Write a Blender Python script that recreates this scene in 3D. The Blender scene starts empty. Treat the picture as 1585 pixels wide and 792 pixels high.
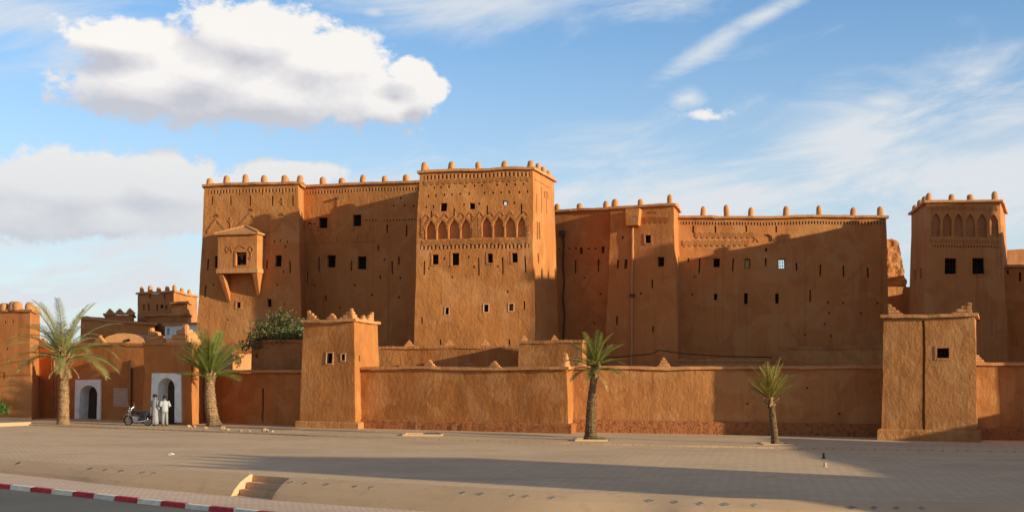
import bpy, bmesh, math, random
from mathutils import Vector, Matrix, noise
R = math.radians
random.seed(7)
SC = bpy.context.scene
COL = SC.collection

# ------------------------------------------------------------------ camera, sky, sun, exposure
F, CX, HY, CH = 2000.0, 792.5, 575.0, 3.2          # focal length in photo pixels, image centre, horizon row, eye height
cam_d = bpy.data.cameras.new('camera')
cam = bpy.data.objects.new('camera', cam_d)
COL.objects.link(cam)
cam.location = (0, 0, CH)
cam.rotation_euler = (R(90), 0, 0)
cam_d.sensor_width = 36.0
cam_d.lens = 36.0 * F / 1585.0
cam_d.shift_y = (HY - 396.0) / 1585.0
cam_d.clip_start = 0.5
cam_d.clip_end = 8000
SC.camera = cam

SUN_EL = R(10.8)
SUN_AZ = math.atan2(0.87, -0.49)                   # clockwise from +Y
SUN = Vector((math.sin(SUN_AZ) * math.cos(SUN_EL), math.cos(SUN_AZ) * math.cos(SUN_EL), math.sin(SUN_EL)))
sun_d = bpy.data.lights.new('sun', 'SUN')
sun_d.energy = 4.5
sun_d.angle = R(0.53)
sun_d.color = (1.0, 0.99, 0.77)
sun_o = bpy.data.objects.new('sun', sun_d)
COL.objects.link(sun_o)
sun_o.rotation_euler = (-SUN).to_track_quat('-Z', 'Y').to_euler()
sun_o.location = SUN * 100

SC.view_settings.view_transform = 'Standard'
SC.view_settings.look = 'None'
SC.view_settings.exposure = 0.54
SC.view_settings.gamma = 1.0
SC.view_settings.use_curve_mapping = False
SKY_STRENGTH = 0.12


class NT:
    """tiny node-tree helper"""
    def __init__(s, tree):
        s.t = tree
        s.n = tree.nodes
        s.l = tree.links
        s.n.clear()

    def node(s, typ, **kw):
        nd = s.n.new(typ)
        for k, v in kw.items():
            setattr(nd, k, v)
        return nd

    def put(s, sock, v):
        if isinstance(v, (int, float)):
            sock.default_value = v
        elif isinstance(v, (tuple, list)):
            sock.default_value = tuple(v) + ((1.0,) if len(v) == 3 and len(sock.default_value) == 4 else ())
        else:
            s.l.new(v, sock)

    def m(s, op, a, b=None, c=None, clamp=False):
        nd = s.node('ShaderNodeMath', operation=op, use_clamp=clamp)
        s.put(nd.inputs[0], a)
        if b is not None: s.put(nd.inputs[1], b)
        if c is not None: s.put(nd.inputs[2], c)
        return nd.outputs[0]

    def xyz(s, x, y, z):
        nd = s.node('ShaderNodeCombineXYZ')
        s.put(nd.inputs[0], x); s.put(nd.inputs[1], y); s.put(nd.inputs[2], z)
        return nd.outputs[0]

    def noise(s, vec, scale, detail=4, rough=0.55, dist=0.0):
        nd = s.node('ShaderNodeTexNoise')
        s.put(nd.inputs['Vector'], vec)
        nd.inputs['Scale'].default_value = scale
        nd.inputs['Detail'].default_value = detail
        nd.inputs['Roughness'].default_value = rough
        nd.inputs['Distortion'].default_value = dist
        return nd.outputs['Fac']

    def smooth(s, v, lo, hi, a=0.0, b=1.0):
        nd = s.node('ShaderNodeMapRange', interpolation_type='SMOOTHSTEP')
        s.put(nd.inputs[0], v)
        nd.inputs[1].default_value = lo; nd.inputs[2].default_value = hi
        nd.inputs[3].default_value = a; nd.inputs[4].default_value = b
        return nd.outputs[0]

    def mix(s, f, a, b, mode='MIX'):
        nd = s.node('ShaderNodeMix', data_type='RGBA', blend_type=mode)
        s.put(nd.inputs[0], f); s.put(nd.inputs[6], a); s.put(nd.inputs[7], b)
        return nd.outputs[2]

    def scale(s, vec, sx, sy, sz):
        nd = s.node('ShaderNodeVectorMath', operation='MULTIPLY')
        s.put(nd.inputs[0], vec); nd.inputs[1].default_value = (sx, sy, sz)
        return nd.outputs[0]


def make_world():
    w = bpy.data.worlds.new('World')
    SC.world = w
    w.use_nodes = True
    t = NT(w.node_tree)
    sky = t.node('ShaderNodeTexSky', sky_type='NISHITA')
    sky.sun_disc = False
    sky.sun_elevation = SUN_EL
    sky.sun_rotation = SUN_AZ
    sky.air_density = 1.0
    sky.dust_density = 0.4
    sky.ozone_density = 2.2
    tc = t.node('ShaderNodeTexCoord')
    sep = t.node('ShaderNodeSeparateXYZ')
    t.l.new(tc.outputs['Generated'], sep.inputs[0])
    dx, dy, dz = sep.outputs
    U = t.m('ARCTAN2', dx, dy)
    V = t.m('DIVIDE', dz, t.m('SQRT', t.m('ADD', t.m('MULTIPLY', dx, dx), t.m('ADD', t.m('MULTIPLY', dy, dy), 1e-6))))

    def uv(px, py):
        u = math.atan((px - CX) / F)
        return u, (HY - py) / F * math.cos(u)

    def ell(px, py, rx, ry, ang=0.0, u=None, v=None):
        c = uv(px, py)
        du, dv = t.m('SUBTRACT', u, c[0]), t.m('SUBTRACT', v, c[1])
        if ang:
            ca, sa = math.cos(R(ang)), math.sin(R(ang))
            du, dv = t.m('ADD', t.m('MULTIPLY', du, ca), t.m('MULTIPLY', dv, sa)), t.m('SUBTRACT', t.m('MULTIPLY', dv, ca), t.m('MULTIPLY', du, sa))
        a = t.m('MULTIPLY', du, F / rx)
        b = t.m('MULTIPLY', dv, F / ry)
        return t.m('SUBTRACT', 1.0, t.m('SQRT', t.m('ADD', t.m('MULTIPLY', a, a), t.m('MULTIPLY', b, b))))

    cum = [(430, 142, 265, 70), (395, 58, 135, 66), (500, 95, 115, 60), (200, 60, 105, 36), (235, 128, 165, 62),
           (600, 160, 95, 36), (640, 112, 46, 26), (668, 140, 36, 28), (330, 110, 190, 60),
           (110, 290, 210, 62), (255, 285, 100, 50), (40, 330, 130, 46), (200, 335, 150, 40), (450, 270, 90, 25), (365, 276, 50, 20),
           (1090, 178, 82, 24)]

    def cumulus(u, v):
        m = None
        for c in cum:
            e = ell(*c, u=u, v=v)
            if c[3] < 25:
                e = t.m('SUBTRACT', t.m('MULTIPLY', e, 0.75), 0.42)
            if m is None:
                m = e
            else:
                sm = t.node('ShaderNodeMath', operation='SMOOTH_MAX')
                t.put(sm.inputs[0], m); t.put(sm.inputs[1], e); sm.inputs[2].default_value = 0.12
                m = sm.outputs[0]
        m = t.m('MAXIMUM', t.m('MULTIPLY', m, 1.7), -1.8)
        # the same scattered fair-weather clouds go on round the rest of the sky
        far = t.m('MAXIMUM', t.smooth(t.m('ABSOLUTE', u), 0.47, 0.62), t.smooth(v, 0.36, 0.5))
        g = t.noise(t.xyz(t.m('MULTIPLY', u, 2.6), t.m('MULTIPLY', v, 5.0), 3.7), 1.6, 2, 0.5)
        g = t.m('MULTIPLY', t.m('SUBTRACT', g, 0.56), 6.0)
        m = t.m('ADD', t.m('MULTIPLY', m, t.m('SUBTRACT', 1.0, far)), t.m('MULTIPLY', g, far))
        n1 = t.noise(t.xyz(t.m('MULTIPLY', u, 1.0), t.m('MULTIPLY', v, 1.25), 1.3), 17, 9, 0.56, 0.25)
        n2 = t.noise(t.xyz(t.m('MULTIPLY', u, 1.0), t.m('MULTIPLY', v, 1.3), 5.3), 46, 7, 0.6)
        mk = m
        d = t.m('ADD', m, t.m('MULTIPLY', t.m('SUBTRACT', n1, 0.5), 2.3))
        d = t.m('ADD', d, t.m('MULTIPLY', t.m('SUBTRACT', n2, 0.5), 1.1))
        n3 = t.noise(t.xyz(u, t.m('MULTIPLY', v, 1.3), 8.3), 120, 5, 0.62, 0.3)
        return t.m('ADD', d, t.m('MULTIPLY', t.m('SUBTRACT', n3, 0.5), 0.9)), mk

    d0, m0 = cumulus(U, V)
    d1, m1 = cumulus(t.m('ADD', U, 0.014), t.m('ADD', V, 0.020))
    dens = t.smooth(d0, -0.03, 0.5)
    lit = t.m('ADD', t.m('ADD', 0.56, t.m('MULTIPLY', t.m('SUBTRACT', m0, m1), 0.55)), t.m('MULTIPLY', t.m('SUBTRACT', d0, d1), 0.32), clamp=True)
    ccol = t.mix(lit, (0.40, 0.39, 0.425), (0.69, 0.655, 0.615))
    # thin high cloud and pale air low over the horizon
    cir = t.noise(t.xyz(t.m('ADD', t.m('MULTIPLY', U, 2.0), t.m('MULTIPLY', V, 1.5)), t.m('SUBTRACT', t.m('MULTIPLY', V, 7.0), t.m('MULTIPLY', U, 1.4)), 0.4), 3.2, 9, 0.62, 0.6)
    veil = None
    for c in [(1370, 212, 190, 75), (1530, 285, 420, 150), (1060, 320, 460, 95), (1370, 215, 160, 50), (1068, 152, 30, 16), (1370, 158, 55, 20), (580, 20, 30, 15), (1100, 72, 105, 19, 30), (1185, 22, 95, 16, 24), (90, 420, 500, 90), (760, 10, 330, 50), (60, 30, 260, 60)]:
        e = ell(*c, u=U, v=V)
        veil = e if veil is None else t.m('MAXIMUM', veil, e)
    veil = t.m('MAXIMUM', veil, -0.5)
    low = t.smooth(V, 0.0, 0.30, 0.60, 0.0)
    thin = t.m('ADD', t.m('MULTIPLY', t.smooth(t.m('ADD', veil, t.m('MULTIPLY', t.m('SUBTRACT', cir, 0.52), 3.6)), -0.3, 1.2), 0.88), low, clamp=True)
    base = t.mix(1.0, sky.outputs[0], (SKY_STRENGTH * 0.92, SKY_STRENGTH * 1.08, SKY_STRENGTH * 1.28), 'MULTIPLY')
    hazy = t.mix(thin, base, (0.50, 0.53, 0.56))
    far_c = t.mix(t.smooth(V, 0.08, 0.25, 0.72, 0.0), ccol, (0.43, 0.45, 0.485))
    full = t.mix(t.m('MULTIPLY', dens, 0.93), hazy, far_c)
    out = t.mix(1.0, full, (1 / SKY_STRENGTH,) * 3, 'MULTIPLY')
    bg = t.node('ShaderNodeBackground')
    t.l.new(out, bg.inputs[0])
    bg.inputs[1].default_value = SKY_STRENGTH
    wo = t.node('ShaderNodeOutputWorld')
    t.l.new(bg.outputs[0], wo.inputs[0])
    w.cycles.sampling_method = 'MANUAL'
    w.cycles.sample_map_resolution = 512


make_world()

# ------------------------------------------------------------------ materials
MATS = {}


def material(name):
    m = bpy.data.materials.new(name)
    m.use_nodes = True
    t = NT(m.node_tree)
    out = t.node('ShaderNodeOutputMaterial')
    p = t.node('ShaderNodeBsdfPrincipled')
    t.l.new(p.outputs[0], out.inputs[0])
    geo = t.node('ShaderNodeNewGeometry')
    MATS[name] = m
    return m, t, p, geo.outputs['Position'], out


def bump(t, p, h, strength, dist):
    b = t.node('ShaderNodeBump')
    b.inputs['Strength'].default_value = strength
    b.inputs['Distance'].default_value = dist
    t.l.new(h, b.inputs['Height'])
    t.l.new(b.outputs[0], p.inputs['Normal'])


def adobe(name, c1, c2, c3, rough_bump=0.5, streak=0.35, straw=0.3):
    m, t, p, pos, _ = material(name)
    big = t.noise(pos, 0.22, 5, 0.6)
    mid = t.noise(pos, 1.1, 6, 0.65)
    fine = t.noise(pos, 9.0, 6, 0.7)
    grit = t.noise(pos, 34.0, 3, 0.7)
    st = t.noise(t.scale(pos, 1.6, 1.6, 0.16), 1.0, 5, 0.6)
    tr = t.noise(t.scale(pos, 1.0, 1.0, 0.62), 5.0, 5, 0.62, 0.2)
    c = t.mix(t.smooth(big, 0.3, 0.7), c1, c2)
    c = t.mix(t.m('MULTIPLY', t.smooth(mid, 0.42, 0.72), 0.55), c, c3)
    c = t.mix(t.m('MULTIPLY', t.smooth(st, 0.5, 0.75), streak), c, tuple(x * 0.62 for x in c1))
    c = t.mix(t.m('MULTIPLY', t.smooth(tr, 0.5, 0.78), straw), c, tuple(min(1, x * 1.32) for x in c2))
    oi = t.node('ShaderNodeObjectInfo')
    c = t.mix(t.m('MULTIPLY', oi.outputs['Random'], 0.30), c, (0.50, 0.225, 0.082))
    pn = t.noise(pos, 0.42, 4, 0.5, 1.2)
    c = t.mix(t.m('MULTIPLY', t.smooth(pn, 0.53, 0.57), 0.36), c, (0.53, 0.235, 0.08))
    pn2 = t.noise(t.scale(pos, 1, 1, 0.8), 0.6, 5, 0.55, 0.8)
    c = t.mix(t.m('MULTIPLY', t.smooth(pn2, 0.56, 0.60), 0.30), c, tuple(x * 0.72 for x in c1))
    rain = t.noise(t.scale(pos, 3.2, 3.2, 0.07), 1.0, 4, 0.6)
    c = t.mix(t.m('MULTIPLY', t.smooth(rain, 0.56, 0.72), 0.42), c, tuple(x * 0.60 for x in c1))
    dust = t.noise(t.scale(pos, 2.4, 2.4, 0.10), 1.3, 4, 0.6)
    c = t.mix(t.m('MULTIPLY', t.smooth(dust, 0.56, 0.74), 0.28), c, (0.53, 0.25, 0.10))
    c = t.mix(t.m('MULTIPLY', t.smooth(grit, 0.45, 0.75), 0.3), c, tuple(x * 0.55 for x in c1))
    t.l.new(c, p.inputs['Base Color'])
    p.inputs['Roughness'].default_value = 0.85
    p.inputs['Specular IOR Level'].default_value = 0.3
    h = t.m('ADD', t.m('MULTIPLY', tr, 1.0), t.m('ADD', t.m('MULTIPLY', fine, 0.45), t.m('MULTIPLY', grit, 0.18)))
    h = t.m('ADD', h, t.m('MULTIPLY', mid, 0.8))
    bump(t, p, h, rough_bump, 0.10)
    return m


adobe('adobe', (0.443, 0.142, 0.030), (0.514, 0.178, 0.040), (0.402, 0.124, 0.028), 0.45, 0.28, 0.2)
adobe('adobe_wall', (0.387, 0.120, 0.024), (0.465, 0.162, 0.035), (0.314, 0.090, 0.019), 0.5, 0.36, 0.4)
adobe('adobe_smooth', (0.453, 0.135, 0.028), (0.514, 0.165, 0.034), (0.412, 0.122, 0.026), 0.28, 0.22, 0.1)
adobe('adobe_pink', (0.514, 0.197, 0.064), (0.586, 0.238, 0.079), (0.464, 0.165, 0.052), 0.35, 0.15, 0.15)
adobe('adobe_ruin', (0.432, 0.150, 0.036), (0.535, 0.202, 0.052), (0.340, 0.110, 0.028), 1.0, 0.3, 0.5)
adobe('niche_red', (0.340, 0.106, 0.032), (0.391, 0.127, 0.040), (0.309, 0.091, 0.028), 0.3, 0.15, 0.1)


def stones(name):
    m, t, p, pos, _ = material(name)
    v = t.noise(t.scale(pos, 1, 1, 0.8), 5.5, 4, 0.6, 0.5)
    n = t.noise(pos, 14, 5, 0.7)
    c = t.mix(t.smooth(n, 0.35, 0.7), (0.34, 0.105, 0.034), (0.47, 0.165, 0.058))
    c = t.mix(t.m('MULTIPLY', t.smooth(v, 0.5, 0.66), 0.7), c, (0.17, 0.052, 0.018))
    t.l.new(c, p.inputs['Base Color'])
    p.inputs['Roughness'].default_value = 0.95
    p.inputs['Specular IOR Level'].default_value = 0.08
    h = t.m('SUBTRACT', t.m('MULTIPLY', n, 0.6), v)
    bump(t, p, h, 1.0, 0.12)


stones('stone_plinth')


def plain(name, col, rough=0.8, metal=0.0, var=0.25, scale=6.0, bmp=0.0, spec=0.3):
    m, t, p, pos, _ = material(name)
    n = t.noise(pos, scale, 5, 0.65)
    c = t.mix(t.smooth(n, 0.3, 0.7), tuple(x * (1 - var) for x in col), tuple(min(1, x * (1 + var)) for x in col))
    t.l.new(c, p.inputs['Base Color'])
    p.inputs['Roughness'].default_value = rough
    p.inputs['Metallic'].default_value = metal
    p.inputs['Specular IOR Level'].default_value = spec
    if bmp:
        bump(t, p, n, bmp, 0.05)
    return m


plain('wood_dark', (0.07, 0.040, 0.022), 0.8)
plain('lit_room_ochre', (0.55, 0.30, 0.10), 0.75)  # ochre colour painting sunlight on a room wall behind a window
plain('wood_red', (0.30, 0.085, 0.045), 0.75)
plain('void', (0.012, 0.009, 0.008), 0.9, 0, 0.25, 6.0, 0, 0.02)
plain('iron', (0.045, 0.030, 0.022), 0.85, 0.0, 0.25, 6.0, 0, 0.05)
plain('whitewash', (0.82, 0.76, 0.67), 0.85, 0, 0.10, 3.0, 0.25)
plain('plaster_or_lit_edge', (0.58, 0.30, 0.15), 0.9, 0, 0.12, 4.0, 0.3)  # pale plaster; on window surrounds it also paints the sunlit reveal edges
plain('panel_faded', (0.47, 0.30, 0.20), 0.85, 0, 0.12, 3.0)
plain('kerb_red', (0.46, 0.030, 0.025), 0.7, 0, 0.35, 7.0, 0.15)
plain('kerb_white', (0.72, 0.58, 0.42), 0.7, 0, 0.14, 5.0, 0.15)
plain('tile_dark', (0.27, 0.19, 0.12), 0.85, 0, 0.4, 9.0)
plain('palm_trunk', (0.30, 0.165, 0.080), 0.95, 0, 0.45, 9.0, 0.8, 0.05)
plain('palm_boot', (0.36, 0.20, 0.085), 0.9, 0, 0.4, 7.0, 0.5, 0.05)
plain('bark', (0.20, 0.12, 0.075), 0.95, 0, 0.3, 8.0, 0.6, 0.05)
plain('robe_grey', (0.27, 0.245, 0.22), 0.9, 0, 0.08, 9.0)
plain('shirt_white', (0.36, 0.335, 0.31), 0.9, 0, 0.06, 9.0)
plain('trouser_beige', (0.25, 0.22, 0.18), 0.9, 0, 0.08, 9.0)
plain('skin', (0.24, 0.115, 0.065), 0.6, 0, 0.05)
plain('hair_black', (0.012, 0.010, 0.009), 0.7)
plain('shoe', (0.06, 0.035, 0.025), 0.6)
plain('rubber', (0.018, 0.018, 0.018), 0.85)
plain('chrome', (0.72, 0.72, 0.70), 0.22, 1.0, 0.03)
plain('paint_black', (0.02, 0.02, 0.024), 0.3)
plain('paint_red', (0.28, 0.02, 0.02), 0.3)
plain('vinyl', (0.025, 0.025, 0.028), 0.55)
plain('lens', (0.75, 0.75, 0.72), 0.1)
plain('pebble', (0.36, 0.22, 0.13), 0.95, 0, 0.3, 9.0, 0.5)
plain('white_scrap', (0.75, 0.73, 0.70), 0.8)
plain('terracotta', (0.42, 0.15, 0.06), 0.85)


def leaf(name, c1, c2, trans=0.35):
    m, t, p, pos, out = material(name)
    n = t.noise(pos, 5.0, 3, 0.6)
    c = t.mix(t.smooth(n, 0.3, 0.7), c1, c2)
    t.l.new(c, p.inputs['Base Color'])
    p.inputs['Roughness'].default_value = 0.55
    p.inputs['Specular IOR Level'].default_value = 0.25
    tr = t.node('ShaderNodeBsdfTranslucent')
    t.l.new(c, tr.inputs[0])
    mx = t.node('ShaderNodeMixShader')
    mx.inputs[0].default_value = trans
    t.l.new(p.outputs[0], mx.inputs[1]); t.l.new(tr.outputs[0], mx.inputs[2])
    t.l.new(mx.outputs[0], out.inputs[0])


leaf('frond_grey', (0.25, 0.225, 0.065), (0.36, 0.30, 0.095))
leaf('frond_green', (0.16, 0.17, 0.030), (0.26, 0.25, 0.055))
leaf('frond_deep', (0.14, 0.14, 0.024), (0.27, 0.22, 0.045))
leaf('frond_yellow', (0.26, 0.19, 0.035), (0.34, 0.25, 0.05))
leaf('fig_leaf', (0.055, 0.072, 0.018), (0.15, 0.14, 0.045), 0.25)
leaf('shrub_leaf', (0.06, 0.10, 0.015), (0.13, 0.16, 0.03), 0.25)


def paving(name, c1, c2, mortar, w, h, ang, msize=0.012, bmp=0.35):
    m, t, p, pos, _ = material(name)
    mp = t.node('ShaderNodeMapping')
    mp.inputs['Rotation'].default_value = (0, 0, ang)
    t.l.new(pos, mp.inputs['Vector'])
    b = t.node('ShaderNodeTexBrick')
    t.l.new(mp.outputs[0], b.inputs['Vector'])
    t.put(b.inputs['Color1'], c1); t.put(b.inputs['Color2'], c2); t.put(b.inputs['Mortar'], mortar)
    b.inputs['Scale'].default_value = 1.0
    b.inputs['Mortar Size'].default_value = msize
    b.inputs['Brick Width'].default_value = w
    b.inputs['Row Height'].default_value = h
    big = t.noise(pos, 0.16, 6, 0.6)
    mid = t.noise(pos, 1.2, 6, 0.7)
    sl = t.noise(t.scale(pos, 0.25, 0.8, 1), 0.5, 5, 0.65, 0.8)
    c = t.mix(t.m('MULTIPLY', t.smooth(big, 0.4, 0.7), 0.45), b.outputs['Color'], tuple(x * 0.66 for x in c1))
    c = t.mix(t.m('MULTIPLY', t.smooth(sl, 0.52, 0.68), 0.30), c, tuple(x * 0.55 for x in c1))
    spot = t.noise(pos, 3.1, 3, 0.5)
    c = t.mix(t.m('MULTIPLY', t.smooth(spot, 0.66, 0.74), 0.5), c, tuple(x * 0.4 for x in c1))
    c = t.mix(t.m('MULTIPLY', t.smooth(mid, 0.48, 0.75), 0.4), c, (0.50, 0.33, 0.18))
    t.l.new(c, p.inputs['Base Color'])
    p.inputs['Roughness'].default_value = 0.85
    p.inputs['Specular IOR Level'].default_value = 0.15
    hgt = t.m('ADD', t.m('MULTIPLY', b.outputs['Fac'], -0.5), t.m('MULTIPLY', t.noise(pos, 22, 4, 0.7), 0.5))
    bump(t, p, hgt, bmp, 0.03)


paving('paver', (0.64, 0.375, 0.195), (0.70, 0.415, 0.22), (0.48, 0.275, 0.14), 0.42, 0.30, R(-24), 0.015, 0.4)
paving('paver_wall', (0.61, 0.36, 0.185), (0.66, 0.395, 0.21), (0.41, 0.235, 0.12), 0.6, 0.4, R(-18), 0.015)
paving('paver_walk', (0.70, 0.43, 0.27), (0.74, 0.465, 0.30), (0.54, 0.315, 0.19), 0.2, 0.2, R(-38), 0.018)


def rough_ground(name, c1, c2, c3, s=1.0, bmp=0.4):
    m, t, p, pos, _ = material(name)
    big = t.noise(pos, 0.25 * s, 6, 0.6)
    fine = t.noise(pos, 28 * s, 5, 0.75)
    mid = t.noise(t.scale(pos, 1, 1, 1), 2.3 * s, 6, 0.7)
    c = t.mix(t.smooth(big, 0.3, 0.7), c1, c2)
    c = t.mix(t.m('MULTIPLY', t.smooth(mid, 0.5, 0.72), 0.5), c, c3)
    c = t.mix(t.m('MULTIPLY', t.smooth(fine, 0.5, 0.8), 0.3), c, tuple(x * 0.5 for x in c1))
    t.l.new(c, p.inputs['Base Color'])
    p.inputs['Roughness'].default_value = 0.9
    p.inputs['Specular IOR Level'].default_value = 0.15
    bump(t, p, t.m('ADD', fine, mid), bmp, 0.03)


rough_ground('concrete', (0.55, 0.310, 0.155), (0.60, 0.345, 0.18), (0.43, 0.23, 0.11))
plain('palm_trunk_dark', (0.15, 0.085, 0.040), 0.95, 0, 0.5, 9.0, 0.8, 0.05)
rough_ground('asphalt', (0.13, 0.105, 0.080), (0.16, 0.130, 0.10), (0.10, 0.082, 0.064))
rough_ground('earth', (0.36, 0.225, 0.125), (0.43, 0.275, 0.155), (0.30, 0.18, 0.10))


# ------------------------------------------------------------------ geometry helpers
def P(px, py, D):
    return Vector(((px - CX) / F * D, D, CH + (HY - py) / F * D))


def proj(p):
    return CX + F * p.x / p.y, HY + F * (CH - p.z) / p.y


TILT = -0.008


def gz(x):
    return TILT * x


def G(px, py, zoff=0.0):
    """ground point seen at a photo pixel"""
    D = (CH - zoff) / ((py - HY) / F + TILT * (px - CX) / F)
    return Vector(((px - CX) / F * D, D, zoff + TILT * (px - CX) / F * D))


def wob(p, a=1.0):
    q = noise.noise_vector(p * 0.33) * 0.075 + noise.noise_vector(p * 1.3 + Vector((7, 3, 1))) * 0.028
    return p + q * a


ORG = {}


class MB:
    def __init__(s):
        s.v = []
        s.f = []

    def add(s, pts, faces):
        o = len(s.v)
        s.v += [Vector(p) for p in pts]
        s.f += [tuple(i + o for i in f) for f in faces]

    def quad(s, a, b, c, d):
        s.add([a, b, c, d], [(0, 1, 2, 3)])

    def hexa(s, p):
        """p: 4 bottom, 4 top (ccw from above)"""
        s.add(p, [(3, 2, 1, 0), (4, 5, 6, 7), (0, 1, 5, 4), (1, 2, 6, 5), (2, 3, 7, 6), (3, 0, 4, 7)])

    def box(s, c, sx, sy, sz, rz=0.0, tilt=None):
        M = Matrix.Rotation(rz, 3, 'Z')
        if tilt is not None:
            M = tilt
        c = Vector(c)
        q = [c + M @ Vector((x * sx / 2, y * sy / 2, z * sz / 2)) for z in (-1, 1) for x, y in ((-1, -1), (1, -1), (1, 1), (-1, 1))]
        s.hexa(q)

    def tube(s, pts, rads, n=8, cap=True):
        pts = [Vector(p) for p in pts]
        if isinstance(rads, (int, float)):
            rads = [rads] * len(pts)
        o = len(s.v)
        ref = None
        for i, p in enumerate(pts):
            d = (pts[min(i + 1, len(pts) - 1)] - pts[max(i - 1, 0)]).normalized()
            if ref is None:
                ref = d.orthogonal().normalized()
            ref = (ref - d * ref.dot(d)).normalized()
            b = d.cross(ref)
            for k in range(n):
                a = 2 * math.pi * k / n
                s.v.append(p + (ref * math.cos(a) + b * math.sin(a)) * rads[i])
        for i in range(len(pts) - 1):
            for k in range(n):
                a, b = o + i * n + k, o + i * n + (k + 1) % n
                s.f.append((a, b, b + n, a + n))
        if cap:
            s.f.append(tuple(o + k for k in reversed(range(n))))
            e = o + (len(pts) - 1) * n
            s.f.append(tuple(e + k for k in range(n)))

    def loft(s, rings, cap=True):
        o = len(s.v)
        n = len(rings[0])
        for r in rings:
            s.v += [Vector(p) for p in r]
        for i in range(len(rings) - 1):
            for k in range(n):
                a, b = o + i * n + k, o + i * n + (k + 1) % n
                s.f.append((a, b, b + n, a + n))
        if cap:
            s.f.append(tuple(o + k for k in reversed(range(n))))
            e = o + (len(rings) - 1) * n
            s.f.append(tuple(e + k for k in range(n)))

    def ball(s, c, rx, ry, rz, nu=10, nv=7):
        c = Vector(c)
        rings = []
        for j in range(1, nv):
            th = -math.pi / 2 + math.pi * j / nv
            rings.append([c + Vector((rx * math.cos(th) * math.cos(2 * math.pi * k / nu), ry * math.cos(th) * math.sin(2 * math.pi * k / nu), rz * math.sin(th))) for k in range(nu)])
        s.loft(rings)

    def mesh(s, name, mat, org=Vector((0, 0, 0)), smooth=False):
        me = bpy.data.meshes.new(name)
        me.from_pydata([tuple(v - org) for v in s.v], [], s.f)
        me.materials.append(MATS[mat])
        if smooth:
            for p in me.polygons:
                p.use_smooth = True
        me.update()
        return me

    def build(s, name, mat, parent=None, smooth=False, org=None):
        if org is None:
            n = max(1, len(s.v))
            zs = min(v.z for v in s.v)
            org = sum(s.v, Vector()) / n
            org.z = zs
        org = Vector(org)
        return place(s.mesh(name, mat, org, smooth), name, org, parent)


def place(me, name, org, parent=None, rz=0.0, sc=(1, 1, 1), rot=None):
    o = bpy.data.objects.new(name, me)
    COL.objects.link(o)
    po = Vector((0, 0, 0))
    if parent is not None:
        o.parent = parent
        po = ORG[parent.name]
    o.location = Vector(org) - po
    o.rotation_euler = rot if rot is not None else (0, 0, rz)
    o.scale = sc
    ORG[o.name] = Vector(org)
    return o


def tag(o, label=None, cat=None, group=None, kind=None):
    if label: o['label'] = label
    if cat: o['category'] = cat
    if group: o['group'] = group
    if kind: o['kind'] = kind
    return o


def thing(name, label, cat, loc, group=None):
    return tag(place(None, name, loc), label, cat, group)


def offset_poly(pts, d):
    """outward offset of a counter-clockwise polygon in plan"""
    n = len(pts)
    out = []
    for i in range(n):
        a, b, c = pts[i - 1], pts[i], pts[(i + 1) % n]
        e1 = (b - a); e1.z = 0; e1.normalize()
        e2 = (c - b); e2.z = 0; e2.normalize()
        n1 = Vector((e1.y, -e1.x, 0)); n2 = Vector((e2.y, -e2.x, 0))
        k = (n1 + n2)
        k = k / max(0.35, k.dot(n1))
        out.append(b + k * d)
    return out


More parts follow.
